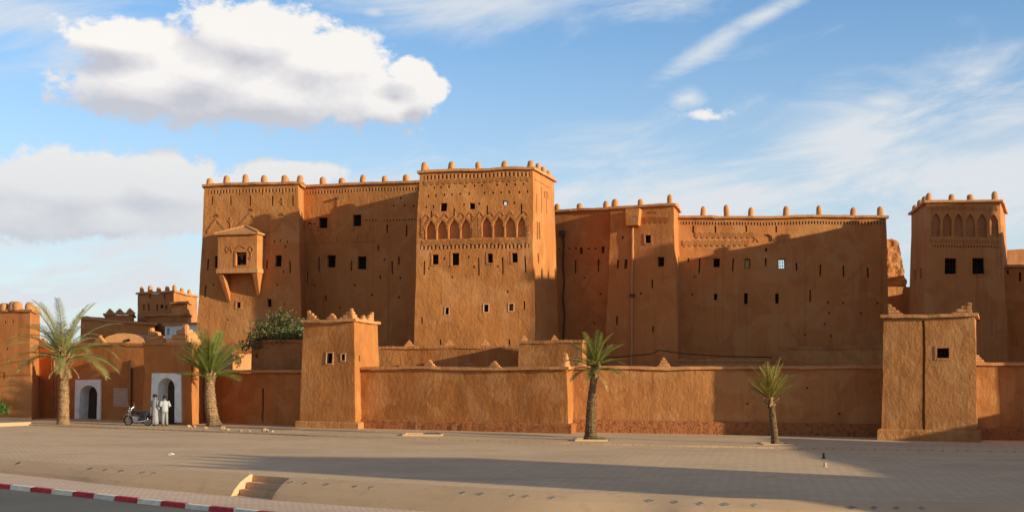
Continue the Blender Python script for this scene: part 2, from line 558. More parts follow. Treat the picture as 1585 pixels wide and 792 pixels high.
class Face:
    def __init__(s, bl, br, tl, tr, w=1.0):
        s.bl, s.br, s.tl, s.tr, s.w = bl, br, tl, tr, w
        s.n = (br - bl).cross(tl - bl).normalized()       # outward
        s.L = ((br - bl).length + (tr - tl).length) / 2
        s.H = ((tl - bl).length + (tr - br).length) / 2

    def raw(s, u, v):
        return s.bl * (1 - u) * (1 - v) + s.br * u * (1 - v) + s.tl * (1 - u) * v + s.tr * u * v

    def pt(s, u, v, d=0.0):
        """d is the depth into the wall (negative: proud of it)"""
        return wob(s.raw(u, v), s.w) - s.n * d

    def uv(s, px, py):
        u = v = 0.5
        for _ in range(12):
            x, y = proj(s.raw(u, v))
            e = 1e-4
            xu, yu = proj(s.raw(u + e, v)); xv, yv = proj(s.raw(u, v + e))
            a, b, c, d = (xu - x) / e, (xv - x) / e, (yu - y) / e, (yv - y) / e
            det = a * d - b * c
            rx, ry = px - x, py - y
            u += (d * rx - b * ry) / det
            v += (-c * rx + a * ry) / det
        return u, v

    def rect(s, x0, y0, x1, y1, y0r=None, y1r=None):
        y0r = y0 if y0r is None else y0r
        y1r = y1 if y1r is None else y1r
        a, b, c, d = s.uv(x0, y0), s.uv(x1, y0r), s.uv(x0, y1), s.uv(x1, y1r)
        ua, ub = (a[0] + c[0]) / 2, (b[0] + d[0]) / 2
        return min(ua, ub), max(ua, ub), (c[1] + d[1]) / 2, (a[1] + b[1]) / 2

    def grid(s, mb, holes, cell=0.6):
        def lines(L, edges):
            n = max(1, int(round(L / cell)))
            keep = [0.0, 1.0] + [e for e in edges if 0 < e < 1]
            for i in range(1, n):
                q = i / n
                if all(abs(q - k) * L > 0.10 for k in keep):
                    keep.append(q)
            keep.sort()
            out = [keep[0]]
            for k in keep[1:]:
                if k - out[-1] > 1e-7:
                    out.append(k)
            return out
        us = lines(s.L, [h[0] for h in holes] + [h[1] for h in holes])
        vs = lines(s.H, [h[2] for h in holes] + [h[3] for h in holes])
        o = len(mb.v)
        nu, nv = len(us), len(vs)
        for v in vs:
            for u in us:
                mb.v.append(s.pt(u, v))
        ins = [[-1] * (nu - 1) for _ in range(nv - 1)]
        for j in range(nv - 1):
            vm = (vs[j] + vs[j + 1]) / 2
            for i in range(nu - 1):
                um = (us[i] + us[i + 1]) / 2
                for k, h in enumerate(holes):
                    if h[0] < um < h[1] and h[2] < vm < h[3]:
                        ins[j][i] = k
                        break
        back = {}

        def bk(idx, k):
            if (idx, k) not in back:
                back[(idx, k)] = len(mb.v)
                mb.v.append(mb.v[idx] - s.n * holes[k][4])
            return back[(idx, k)]
        for j in range(nv - 1):
            for i in range(nu - 1):
                a = o + j * nu + i
                q = (a, a + 1, a + 1 + nu, a + nu)
                k = ins[j][i]
                if k < 0:
                    mb.f.append(q)
                    continue
                if not (len(holes[k]) > 5 and holes[k][5] == 'open'):
                    mb.f.append(tuple(bk(x, k) for x in q))
                for (p0, p1), (jj, ii) in (((q[0], q[1]), (j - 1, i)), ((q[1], q[2]), (j, i + 1)), ((q[2], q[3]), (j + 1, i)), ((q[3], q[0]), (j, i - 1))):
                    if not (0 <= jj < nv - 1 and 0 <= ii < nu - 1) or ins[jj][ii] != k:
                        mb.f.append((p0, p1, bk(p1, k), bk(p0, k)))

    def strip(s, mb, pts, w, proud):
        """raised line of relief through photo pixels"""
        q = [s.uv(*p) for p in pts]
        for (u0, v0), (u1, v1) in zip(q, q[1:]):
            a, b = s.raw(u0, v0), s.raw(u1, v1)
            d = (b - a)
            if d.length < 1e-4: continue
            d.normalize()
            c = s.n.cross(d) * (w / 2)
            a = wob(a, s.w); b = wob(b, s.w)
            i, o = -s.n * 0.03, s.n * proud
            mb.hexa([a - c + i, b - c + i, b + c + i, a + c + i, a - c + o, b - c + o, b + c + o, a + c + o])

    def block(s, mb, x0, y0, x1, y1, d0, d1):
        """a box on the wall between depths d0 (in) and d1 (out)"""
        u0, u1, v0, v1 = s.rect(x0, y0, x1, y1)
        mb.hexa([s.pt(u0, v0, d0), s.pt(u1, v0, d0), s.pt(u1, v1, d0), s.pt(u0, v1, d0),
                 s.pt(u0, v0, d1), s.pt(u1, v0, d1), s.pt(u1, v1, d1), s.pt(u0, v1, d1)])

    def uvblock(s, mb, u0, u1, v0, v1, d0, d1):
        mb.hexa([s.pt(u0, v0, d0), s.pt(u1, v0, d0), s.pt(u1, v1, d0), s.pt(u0, v1, d0),
                 s.pt(u0, v0, d1), s.pt(u1, v0, d1), s.pt(u1, v1, d1), s.pt(u0, v1, d1)])


def coping(root, tops, mat='adobe_pink', out=0.16, inn=0.35, th=0.15, lift=0.02, edges=None):
    mb = MB()
    o = offset_poly(tops, out)
    i = offset_poly(tops, -inn)
    n = len(tops)
    for k in (range(n) if edges is None else edges):
        a, b = k, (k + 1) % n
        L = (tops[b] - tops[a]).length
        m = max(2, int(L / 0.5))
        rings = []
        for j in range(m + 1):
            q = j / m
            po = o[a].lerp(o[b], q); pi = i[a].lerp(i[b], q)
            po = wob(po); pi = wob(pi)
            jt = noise.noise(po * 2.1) * 0.035
            up = Vector((0, 0, th + lift + jt)); dn = Vector((0, 0, lift + jt * 0.6))
            sh = (po - pi).normalized() * (noise.noise(po * 3.3) * 0.05)
            rings.append([pi + dn, po + dn + sh, po + up + sh * 0.6, pi + up])
        mb.loft(rings)
    return mb.build('coping', mat, root)


def window(root, face, rect, style='grille', hole_depth=0.4, surround=True, sm='adobe_smooth'):
    """a window set in its opening: frame with bars > pane, surround"""
    u0, u1, v0, v1 = face.rect(*rect)
    wu, wv = 0.05 / face.L, 0.05 / face.H
    mb = MB()
    d0, d1 = 0.26, 0.19
    face.uvblock(mb, u0, u0 + wu, v0, v1, d0, d1)
    face.uvblock(mb, u1 - wu, u1, v0, v1, d0, d1)
    face.uvblock(mb, u0 + wu, u1 - wu, v0, v0 + wv, d0, d1)
    face.uvblock(mb, u0 + wu, u1 - wu, v1 - wv, v1, d0, d1)
    if style in ('grille', 'sky'):
        nb = max(1, int(round((u1 - u0) * face.L / 0.17)))
        for k in range(1, nb):
            uu = u0 + (u1 - u0) * k / nb
            face.uvblock(mb, uu - 0.012 / face.L, uu + 0.012 / face.L, v0 + wv, v1 - wv, 0.245, 0.215)
        nb = max(1, int(round((v1 - v0) * face.H / 0.26)))
        for k in range(1, nb):
            vv = v0 + (v1 - v0) * k / nb
            face.uvblock(mb, u0 + wu, u1 - wu, vv - 0.012 / face.H, vv + 0.012 / face.H, 0.214, 0.19)
    w = mb.build('window', 'iron' if style in ('grille', 'sky') else 'wood_dark', root)
    if style != 'sky':
        mb = MB()
        mat = {'grille': 'void', 'shutter_or_lit_room': 'wood_red', 'lit_room': 'lit_room_ochre'}[style]
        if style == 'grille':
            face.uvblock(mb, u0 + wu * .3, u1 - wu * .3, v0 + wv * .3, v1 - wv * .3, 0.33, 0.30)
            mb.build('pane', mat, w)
        else:
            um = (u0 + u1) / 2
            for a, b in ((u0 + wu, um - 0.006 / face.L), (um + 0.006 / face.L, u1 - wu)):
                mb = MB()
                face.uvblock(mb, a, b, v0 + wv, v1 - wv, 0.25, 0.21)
                mb.build('shutter_or_lit_room', mat, w)  # ochre pair paints a sunlit room, red pair are wooden shutters
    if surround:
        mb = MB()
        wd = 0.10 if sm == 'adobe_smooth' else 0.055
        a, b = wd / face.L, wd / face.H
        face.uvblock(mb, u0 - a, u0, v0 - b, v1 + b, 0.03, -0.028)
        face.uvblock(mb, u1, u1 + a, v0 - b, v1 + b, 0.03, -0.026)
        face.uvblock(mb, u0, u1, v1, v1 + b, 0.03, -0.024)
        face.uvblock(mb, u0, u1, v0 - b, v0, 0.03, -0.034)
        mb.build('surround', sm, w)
    return w


# merlons ---------------------------------------------------------
def post_merlon_mesh(k):
    rnd = random.Random(k)
    mb = MB()
    rings = []
    for z, s in ((-0.05, 1.12), (0.08, 1.06), (0.3, 1.0), (0.55, 0.97), (0.74, 0.9), (0.87, 0.74), (0.96, 0.48), (1.0, 0.16)):
        ring = []
        ox, oy = rnd.uniform(-.02, .02), rnd.uniform(-.02, .02)
        for j in range(12):
            a = 2 * math.pi * j / 12
            c, sn = math.cos(a), math.sin(a)
            r = 0.5 * s / (abs(c) ** 3 + abs(sn) ** 3) ** (1 / 3) * (1 + rnd.uniform(-.04, .04))
            ring.append((c * r + ox, sn * r + oy, z))
        rings.append(ring)
    mb.loft(rings)
    return mb.mesh('merlon', 'adobe_pink', smooth=True)


def stepped_mesh(kind, k):
    """kind 0: stepped gable; 1: corner merlon stepping down along +x and +y"""
    rnd = random.Random(50 + k)
    mb = MB()
    n = 4
    for i in range(n):
        z0, z1 = i / n - (0.02 if i == 0 else 0), (i + 1) / n + rnd.uniform(-.02, .02)
        w = (1 - i / n) * 1.0
        j = rnd.uniform(-.03, .03)
        if kind == 0:
            ov = 0.0 if i == 0 else 0.03
            mb.box((j, 0, (z0 + z1) / 2 - ov / 2), w, 0.36 - 0.03 * i, z1 - z0 + ov)
        else:
            ov = 0.0 if i == 0 else 0.03
            mb.box((w / 2 - 0.18, j * .3, (z0 + z1) / 2 - ov / 2), w, 0.36 - 0.03 * i, z1 - z0 + ov)
            if w > 0.4:
                mb.box((j * .3, w / 2 + 0.0, (z0 + z1) / 2 - 0.008 - ov / 2), 0.35 - 0.03 * i, w - 0.36 + 0.3, z1 - z0 + ov - 0.012)
    me = mb.mesh('stepped_merlon', 'adobe_pink')
    bm = bmesh.new()
    bm.from_mesh(me)
    bmesh.ops.bevel(bm, geom=list(bm.edges), offset=0.05, segments=2, affect='EDGES', clamp_overlap=True)
    for v in bm.verts:
        v.co += noise.noise_vector(v.co * 5 + Vector((k, 0, 0))) * 0.03
    bm.to_mesh(me)
    bm.free()
    return me


POSTS = [post_merlon_mesh(k) for k in range(5)]
GABLES = [stepped_mesh(0, k) for k in range(4)]
CORNERS = [stepped_mesh(1, k) for k in range(3)]


def edge_at(a, b, px):
    """point on a top edge seen at column px"""
    lo, hi = -0.3, 1.3
    fa = proj(a.lerp(b, lo))[0]
    fb = proj(a.lerp(b, hi))[0]
    for _ in range(50):
        m = (lo + hi) / 2
        if (proj(a.lerp(b, m))[0] - px) * (fb - fa) < 0: lo = m
        else: hi = m
    return a.lerp(b, (lo + hi) / 2)


def merlons(root, a, b, pxs=(), fracs=(), w=0.42, h=0.62, inset=0.12):
    d = (b - a); d.z = 0; d.normalize()
    inw = Vector((-d.y, d.x, 0)) * inset
    rz = math.atan2(d.y, d.x)
    for p in [edge_at(a, b, x) for x in pxs] + [a.lerp(b, f) for f in fracs]:
        s = random.uniform(.9, 1.08)
        place(random.choice(POSTS), 'merlon', wob(p + inw) + Vector((0, 0, 0.13)), root, sc=(w * s, w * s * random.uniform(.85, 1.1), h * random.uniform(.78, 1.14)), rot=(random.uniform(-.07, .07), random.uniform(-.07, .07), rz + random.uniform(-.2, .2)))


def gable(root, p, rz, w=1.0, h=0.7, kind=0, sx=1, sy=1):
    me = random.choice(GABLES if kind == 0 else CORNERS)
    return place(me, 'stepped_merlon', p + Vector((0, 0, 0.1)), root, rz, (w * sx, w * sy, h * random.uniform(.92, 1.06)))


class Tower:
    """battered adobe block; tops = front-left, front-right, back-right, back-left corners at coping level"""
    def __init__(s, name, label, cat, tops, zb=-0.5, batter=0.03, mat='adobe', group=None, bats=None):
        s.t = tops
        base = offset_poly(tops, batter * (sum(t.z for t in tops) / 4 - zb))
        s.b = [Vector((q.x, q.y, zb)) for q in base]
        if bats:
            for k, (dx, dy) in bats.items():
                s.b[k] += Vector((dx, dy, 0))
        c = sum(s.b, Vector()) / 4
        s.root = tag(thing(name, label, cat, (c.x, c.y, gz(c.x)), group), kind='thing')
        s.mat = mat
        s.faces = {}
        for k, nm in enumerate(('front', 'right', 'back', 'left')):
            s.faces[nm] = Face(s.b[k], s.b[(k + 1) % 4], s.t[k], s.t[(k + 1) % 4])
        s.holes = {k: [] for k in s.faces}
        s.later = []

    def hole(s, rect, depth=0.35, face='front', mode=None):
        h = s.faces[face].rect(*rect) + (depth,)
        if mode: h = h + (mode,)
        s.holes[face].append(h)

    def slit(s, x, y0, y1, w=2.4, face='front', depth=0.45):
        s.hole((x - w / 2, y0, x + w / 2, y1), depth, face)

    def dots(s, pts, w=2.6, h=3.6, face='front'):
        for x, y in pts:
            s.hole((x - w / 2, y - h / 2, x + w / 2, y + h / 2), 0.3, face)

    def win(s, rect, style='grille', face='front', surround=True, sm='adobe_smooth'):
        s.hole(rect, 0.4, face, 'open' if style == 'sky' else None)
        s.later.append(lambda: window(s.root, s.faces[face], rect, style, surround=surround, sm=sm))

    def arch(s, x0, apex, x1, y1, spring, depth=0.16, face='front', pointed=True, back='adobe_smooth'):
        """blind arched niche: rectangular recess closed above by two spandrels"""
        s.hole((x0, apex, x1, y1), depth, face)

        def mk():
            f = s.faces[face]
            u0, u1, v0, v1 = f.rect(x0, apex, x1, y1)
            vs = f.uv((x0 + x1) / 2, spring)[1]
            um = (u0 + u1) / 2
            mb = MB()
            N = 5
            for sd in (0, 1):
                arc = []
                for k in range(N + 1):
                    q = k / N
                    if pointed:
                        uu, vv = q ** 1.25, q ** 0.8
                    else:
                        uu, vv = 1 - math.cos(q * math.pi / 2), math.sin(q * math.pi / 2)
                    arc.append(((u0 + (um - u0) * uu) if sd == 0 else (u1 - (u1 - um) * uu), vs + (v1 - vs) * vv))
                corner = (u0 if sd == 0 else u1, v1)
                for a, b in zip(arc, arc[1:]):
                    tri = [f.pt(*corner, 0.002), f.pt(*a, 0.002), f.pt(*b, 0.002)]
                    mb.add(tri if sd == 0 else tri[::-1], [(0, 1, 2)])
                    mb.quad(f.pt(*a, 0.002), f.pt(*a, depth), f.pt(*b, depth), f.pt(*b, 0.002))
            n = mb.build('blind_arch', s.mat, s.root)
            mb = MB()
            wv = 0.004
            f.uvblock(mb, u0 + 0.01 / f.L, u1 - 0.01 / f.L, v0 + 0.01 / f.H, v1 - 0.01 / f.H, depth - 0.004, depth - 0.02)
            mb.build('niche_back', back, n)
        s.later.append(mk)

    def frieze(s, x0, yl, x1, yr, hpx, pitch, face='front', depth=0.14):
        f = s.faces[face]
        r = f.rect(x0, yl - hpx / 2, x1, yl + hpx / 2, yr - hpx / 2, yr + hpx / 2)
        s.holes[face].append(r + (depth,))

        def mk():
            mb = MB()
            n = max(2, int((x1 - x0) / pitch))
            for k in range(n):
                c = r[0] + (r[1] - r[0]) * (k + 0.5) / n
                wd = (r[1] - r[0]) / n * 0.24
                f.uvblock(mb, c - wd, c + wd, r[2], r[3], depth - 0.003, -0.012)
            tag(mb.build('dentil_frieze', 'adobe_pink', s.root), kind='stuff')
        s.later.append(mk)

    def relief(s, lines, w=0.05, proud=0.035, face='front', name='carved_relief'):
        def mk():
            mb = MB()
            for l in lines:
                s.faces[face].strip(mb, l, w, proud)
            tag(mb.build(name, s.mat, s.root), kind='stuff')
        s.later.append(mk)

    def finish(s, cell=0.6, cop=True, roof=True, copmat='adobe_pink', **kw):
        mb = MB()
        for nm, f in s.faces.items():
            f.grid(mb, s.holes[nm], cell if nm in ('front', 'right') else 1.2)
        if roof:
            mb.quad(*[p - Vector((0, 0, 0.06)) for p in s.t])
        s.wall = mb.build('wall', s.mat, s.root)
        if cop:
            coping(s.root, s.t, copmat, **kw)
        for f in s.later:
            f()
        return s


def zig(x0, y0, x1, y1, amp, step):
    n = max(2, int(abs(x1 - x0) / step))
    return [(x0 + (x1 - x0) * k / n, y0 + (y1 - y0) * k / n + (amp if k % 2 else -amp)) for k in range(n + 1)]


def tops_from(fl, fr, br, bl=None, z=None):
    """corners given as (px, D) plus a common height"""
    q = [Vector(((p[0] - CX) / F * p[1], p[1], z)) for p in (fl, fr, br)]
    if bl is None:
        q.append(q[0] + (q[2] - q[1]))
    else:
        q.append(Vector(((bl[0] - CX) / F * bl[1], bl[1], z)))
    return q


def zat(py, D):
    return CH + (HY - py) / F * D


# ------------------------------------------------------------------ the ground
def smooth_curve(pts, n=12):
    """Catmull-Rom through plan points"""
    out = []
    for i in range(len(pts) - 1):
        p0, p1, p2, p3 = pts[max(i - 1, 0)], pts[i], pts[i + 1], pts[min(i + 2, len(pts) - 1)]
        for k in range(n):
            t = k / n
            out.append(0.5 * ((2 * p1) + (p2 - p0) * t + (2 * p0 - 5 * p1 + 4 * p2 - p3) * t * t + (3 * p1 - p0 - 3 * p2 + p3) * t ** 3))
    out.append(pts[-1].copy())
    return out


def low(x):
    # pavement below the square: the ledge grows from the far end towards the stairs
    return -0.34 - 0.18 * min(1.0, max(0.0, (x + 18.0) / 10.0))


LOW = -0.52
KERB = 0.125


def flat(v):
    return Vector((v.x, v.y, 0))


def Glow(px, py):
    p = G(px, py, LOW)
    for _ in range(6):
        p = G(px, py, low(p.x))
    return p


top_px = [(0, 711), (200, 724), (391, 735), (500, 742), (803, 759), (1000, 766), (1100, 771), (1300, 776), (1585, 782)]
bot_w = [0.8, 1.1, 1.3, 1.4, 1.5, 1.5, 1.5, 1.5, 1.5]
T0 = [flat(G(*p)) for p in top_px]
B0 = []
for p, w in zip(T0, bot_w):
    B0.append(p + Vector((-0.30, -1, 0)) * w)
T0 = [Vector((-75, 80, 0)), Vector((-42, 60, 0))] + T0 + [Vector((24, 27.2, 0)), Vector((32, 21, 0)), Vector((45, 9, 0)), Vector((70, -20, 0))]
B0 = [T0[0] + Vector((-.5, -.9, 0)), T0[1] + Vector((-.5, -.9, 0))] + B0 + [p + Vector((-1.2, -2.0, 0)) for p in T0[-4:]]
KB0 = [flat(Glow(px, py)) for px, py in ((0, 749), (170, 767), (341, 785))]
KB0 = [Vector((-75, 75, 0)), Vector((-42, 55, 0))] + KB0 + [Vector((-3.4, 31.6, 0)), Vector((3, 28.2, 0)), Vector((12, 24.8, 0)), Vector((22, 20, 0)), Vector((30, 13, 0)), Vector((42, 0, 0)), Vector((62, -28, 0))]
TC, BC, KC = smooth_curve(T0), smooth_curve(B0), smooth_curve(KB0)


def strip_mesh(a, b, za, zb, name, mat, sub=1):
    mb = MB()
    n = len(a)
    for i in range(n):
        for k in range(sub + 1):
            q = k / sub
            p = a[i].lerp(b[i], q)
            a_ = za(a[i].x) if callable(za) else za
            b_ = zb(b[i].x) if callable(zb) else zb
            p.z = (a_ + (b_ - a_) * q) + gz(p.x)
            mb.v.append(p)
    for i in range(n - 1):
        for k in range(sub):
            o = i * (sub + 1) + k
            mb.f.append((o, o + sub + 1, o + sub + 2, o + 1))
    return mb.build(name, mat)


def at_len(curve, s):
    acc = 0
    for a, b in zip(curve, curve[1:]):
        L = (b - a).length
        if acc + L >= s:
            return a.lerp(b, (s - acc) / L), (b - a).normalized()
        acc += L
    return curve[-1], (curve[-1] - curve[-2]).normalized()


def build_ground():
    mb = MB()
    S = 3500
    mb.quad(Vector((-S, -S, -1.3)), Vector((S, -S, -1.3)), Vector((S, S, -1.3)), Vector((-S, S, -1.3)))
    tag(mb.build('ground', 'earth', org=(0, 0, -1.3)), kind='structure')
    # the paved square, one sheet from the ledge back under the kasbah
    back = [Vector((p.x * 1.25, 140, 0)) for p in TC]
    o = strip_mesh(TC, back, 0, 0, 'square', 'paver', 10)
    tag(o, kind='structure')
    # paved strip at the foot of the walls, a low step above the square
    f = [flat(G(px, py, 0.07)) for px, py in ((-60, 651), (0, 654), (130, 659), (265, 664), (400, 669), (500, 673), (700, 679), (900, 684.5), (1100, 689))]
    f = [Vector((-60, 84, 0))] + f + [Vector((17, 54.5, 0)), Vector((30, 53.5, 0)), Vector((60, 53, 0))]
    fc = smooth_curve(f, 6)
    bk = [p + Vector((0.15 * (90 - p.y) / 20, 26 - 0.0 * p.y, 0)) for p in fc]
    o = strip_mesh(fc, bk, 0.07, 0.07, 'wall_pavement', 'paver_wall', 4)
    tag(o, kind='structure')
    mb = MB()
    rings = []
    for p in fc:
        z = gz(p.x)
        rings.append([p + Vector((0, 0.0, z - 0.05)), p + Vector((-.02, -.12, z - 0.05)), p + Vector((-.02, -.12, z + 0.073)), p + Vector((0, 0.02, z + 0.074))])
    mb.loft(rings)
    tag(mb.build('pavement_edge', 'paver_wall'), kind='structure')
    # stairs: where the ledge is cut
    s0, s1 = flat(G(391, 735)), flat(G(451, 739))
    i0 = min(range(len(TC)), key=lambda i: (TC[i] - s0).length)
    i1 = min(range(len(TC)), key=lambda i: (TC[i] - s1).length)
    mb = MB()
    for lo, hi in ((0, i0), (i1, len(TC) - 1)):
        for i in range(lo, hi):
            quad = []
            for j in (i, i + 1):
                t_, b_ = TC[j], BC[j]
                ln = t_.lerp(b_, 0.12)
                row = []
                for q, z in ((t_, 0.0), (t_ + (b_ - t_) * 0.03, 0.04), (ln, 0.04), (t_.lerp(b_, 0.55), low(t_.x) * .26), (t_.lerp(b_, 0.85), low(t_.x) * .68), (b_, low(b_.x) - 0.02)):
                    p = Vector((q.x, q.y, z + gz(q.x)))
                    row.append(p)
                quad.append(row)
            for k in range(5):
                mb.quad(quad[0][k], quad[0][k + 1], quad[1][k + 1], quad[1][k])
    for i in (i0, i1):     # cheeks of the stair cut
        t_, b_ = TC[i], BC[i]
        lw = low(t_.x)
        a = [(0, .0), (0, lw - .1), (1, lw - .1), (1, lw - .02), (.85, lw * .68), (.55, lw * .26), (.12, .04), (.03, .04)]
        mb.add([Vector((*t_.lerp(b_, q).xy, z + gz(t_.x))) for q, z in a], [tuple(range(8))])
    emb = tag(mb.build('embankment', 'concrete'), kind='structure')
    t0, t1, b0, b1 = TC[i0], TC[i1], BC[i0], BC[i1]
    for k in range(3):
        qa, qb = k * .30, (k + 1) * .30 + 0.01 if k < 2 else 1.0
        z1 = (LOW * .34, LOW * .68, LOW + .004)[k]
        m = MB()
        pts = [t0.lerp(b0, qa), t0.lerp(b0, qb), t1.lerp(b1, qb), t1.lerp(b1, qa)]
        m.hexa([Vector((p.x, p.y, LOW - .2 + gz(p.x))) for p in pts] + [Vector((p.x, p.y, z1 + gz(p.x))) for p in pts])
        m.build('step', 'concrete', emb)
    m = MB()
    m.quad(Vector((t0.x, t0.y, gz(t0.x) + .0)), Vector((t0.x, t0.y, LOW - .2)), Vector((t1.x, t1.y, LOW - .2)), Vector((t1.x, t1.y, gz(t1.x))))
    m.build('riser', 'concrete', emb)
    # dark lozenge tiles set in the ledge, in fives
    px = [20.5, 45, 146, 172, 199.5, 228, 255, 460, 488, 522, 555, 586, 722, 754.5, 792, 830.5, 864.5, 1014.5, 1050.5, 1091, 1133, 1170, 1310, 1350, 1392, 1436]
    for x in px:
        i = min(range(len(TC) - 1), key=lambda i: abs(CX + F * TC[i].x / TC[i].y - x))
        a, b = TC[i].lerp(BC[i], 0.40), TC[i + 1].lerp(BC[i + 1], 0.40)
        q = 0.40
        z = 0.04 + (low(a.x) * .26 - .04) * (q - .12) / .43 + gz(a.x) + 0.006
        d = (b - a).normalized() * 0.15 * random.uniform(.6, 1.1)
        e = (BC[i] - TC[i]).normalized() * 0.13
        dz = (low(a.x) * .26 - .04) / .43 / (BC[i] - TC[i]).length * 0.13
        m = MB()
        dn = Vector((0, 0, -0.02))
        c = Vector((a.x, a.y, z))
        q4 = [c - d, c + e + Vector((0, 0, dz)), c + d, c - e - Vector((0, 0, dz))]
        m.hexa([p + dn for p in q4] + q4)
        m.build('lozenge_tile', 'tile_dark', emb)
    tag(strip_mesh(KC, BC, low, low, 'sidewalk', 'paver_walk', 4) if len(KC) == len(BC) else None, kind='structure')
    far = [p + Vector((-5.5, -9.5, 0)) for p in KC]
    tag(strip_mesh(far, KC, lambda x: low(x) - KERB, lambda x: low(x) - KERB, 'road', 'asphalt', 3), kind='structure')
    far2 = [p + Vector((-60, -60, 0)) for p in KC]
    tag(strip_mesh(far2, far, lambda x: low(x) - .03, lambda x: low(x) - .03, 'verge', 'earth', 2), kind='structure')
    # kerb of painted stones
    kb = tag(place(None, 'kerb', (0, 30, LOW)), kind='structure')
    total = sum((b - a).length for a, b in zip(KC, KC[1:]))
    # phase so that a red stone ends at px 16 on the left
    s = 0.0
    best = min((abs(CX + F * at_len(KC, q * .05)[0].x / at_len(KC, q * .05)[0].y - 16.4), q * .05) for q in range(int(total / .05)) if at_len(KC, q * .05)[0].y > 20)[1]
    L = 0.93
    k0 = -int(best / L)
    k = k0
    while best + k * L < total - L:
        if best + k * L >= 0:
            a, d = at_len(KC, best + k * L + 0.012)
            b, _ = at_len(KC, best + (k + 1) * L - 0.012)
            if -45 < a.x < 25:
                nrm = Vector((d.y, -d.x, 0))
                m = MB()
                za, zb = gz(a.x), gz(b.x)
                jz = random.uniform(-.008, .008)
                la, lb = za + low(a.x), zb + low(b.x)
                up = Vector((0, 0, 1))
                m.hexa([a - nrm * .16 + up * (la - .25), a + nrm * .05 + up * (la - .25), b + nrm * .05 + up * (lb - .25), b - nrm * .16 + up * (lb - .25),
                        a - nrm * .16 + up * (la + .012 + jz), a + up * (la + .008 + jz), b + up * (lb + .008 + jz), b - nrm * .16 + up * (lb + .012 + jz)])
                m.build('kerb_stone', 'kerb_red' if (k - k0 + k0) % 2 else 'kerb_white', kb)
        k += 1


while len(KC) < len(BC):
    KC.append(KC[-1] + (KC[-1] - KC[-2]))
while len(BC) < len(KC):
    BC.append(BC[-1] + (BC[-1] - BC[-2])); TC.append(TC[-1] + (TC[-1] - TC[-2]))
build_ground()


# ------------------------------------------------------------------ the kasbah
KG = 'towers and wings of the kasbah'


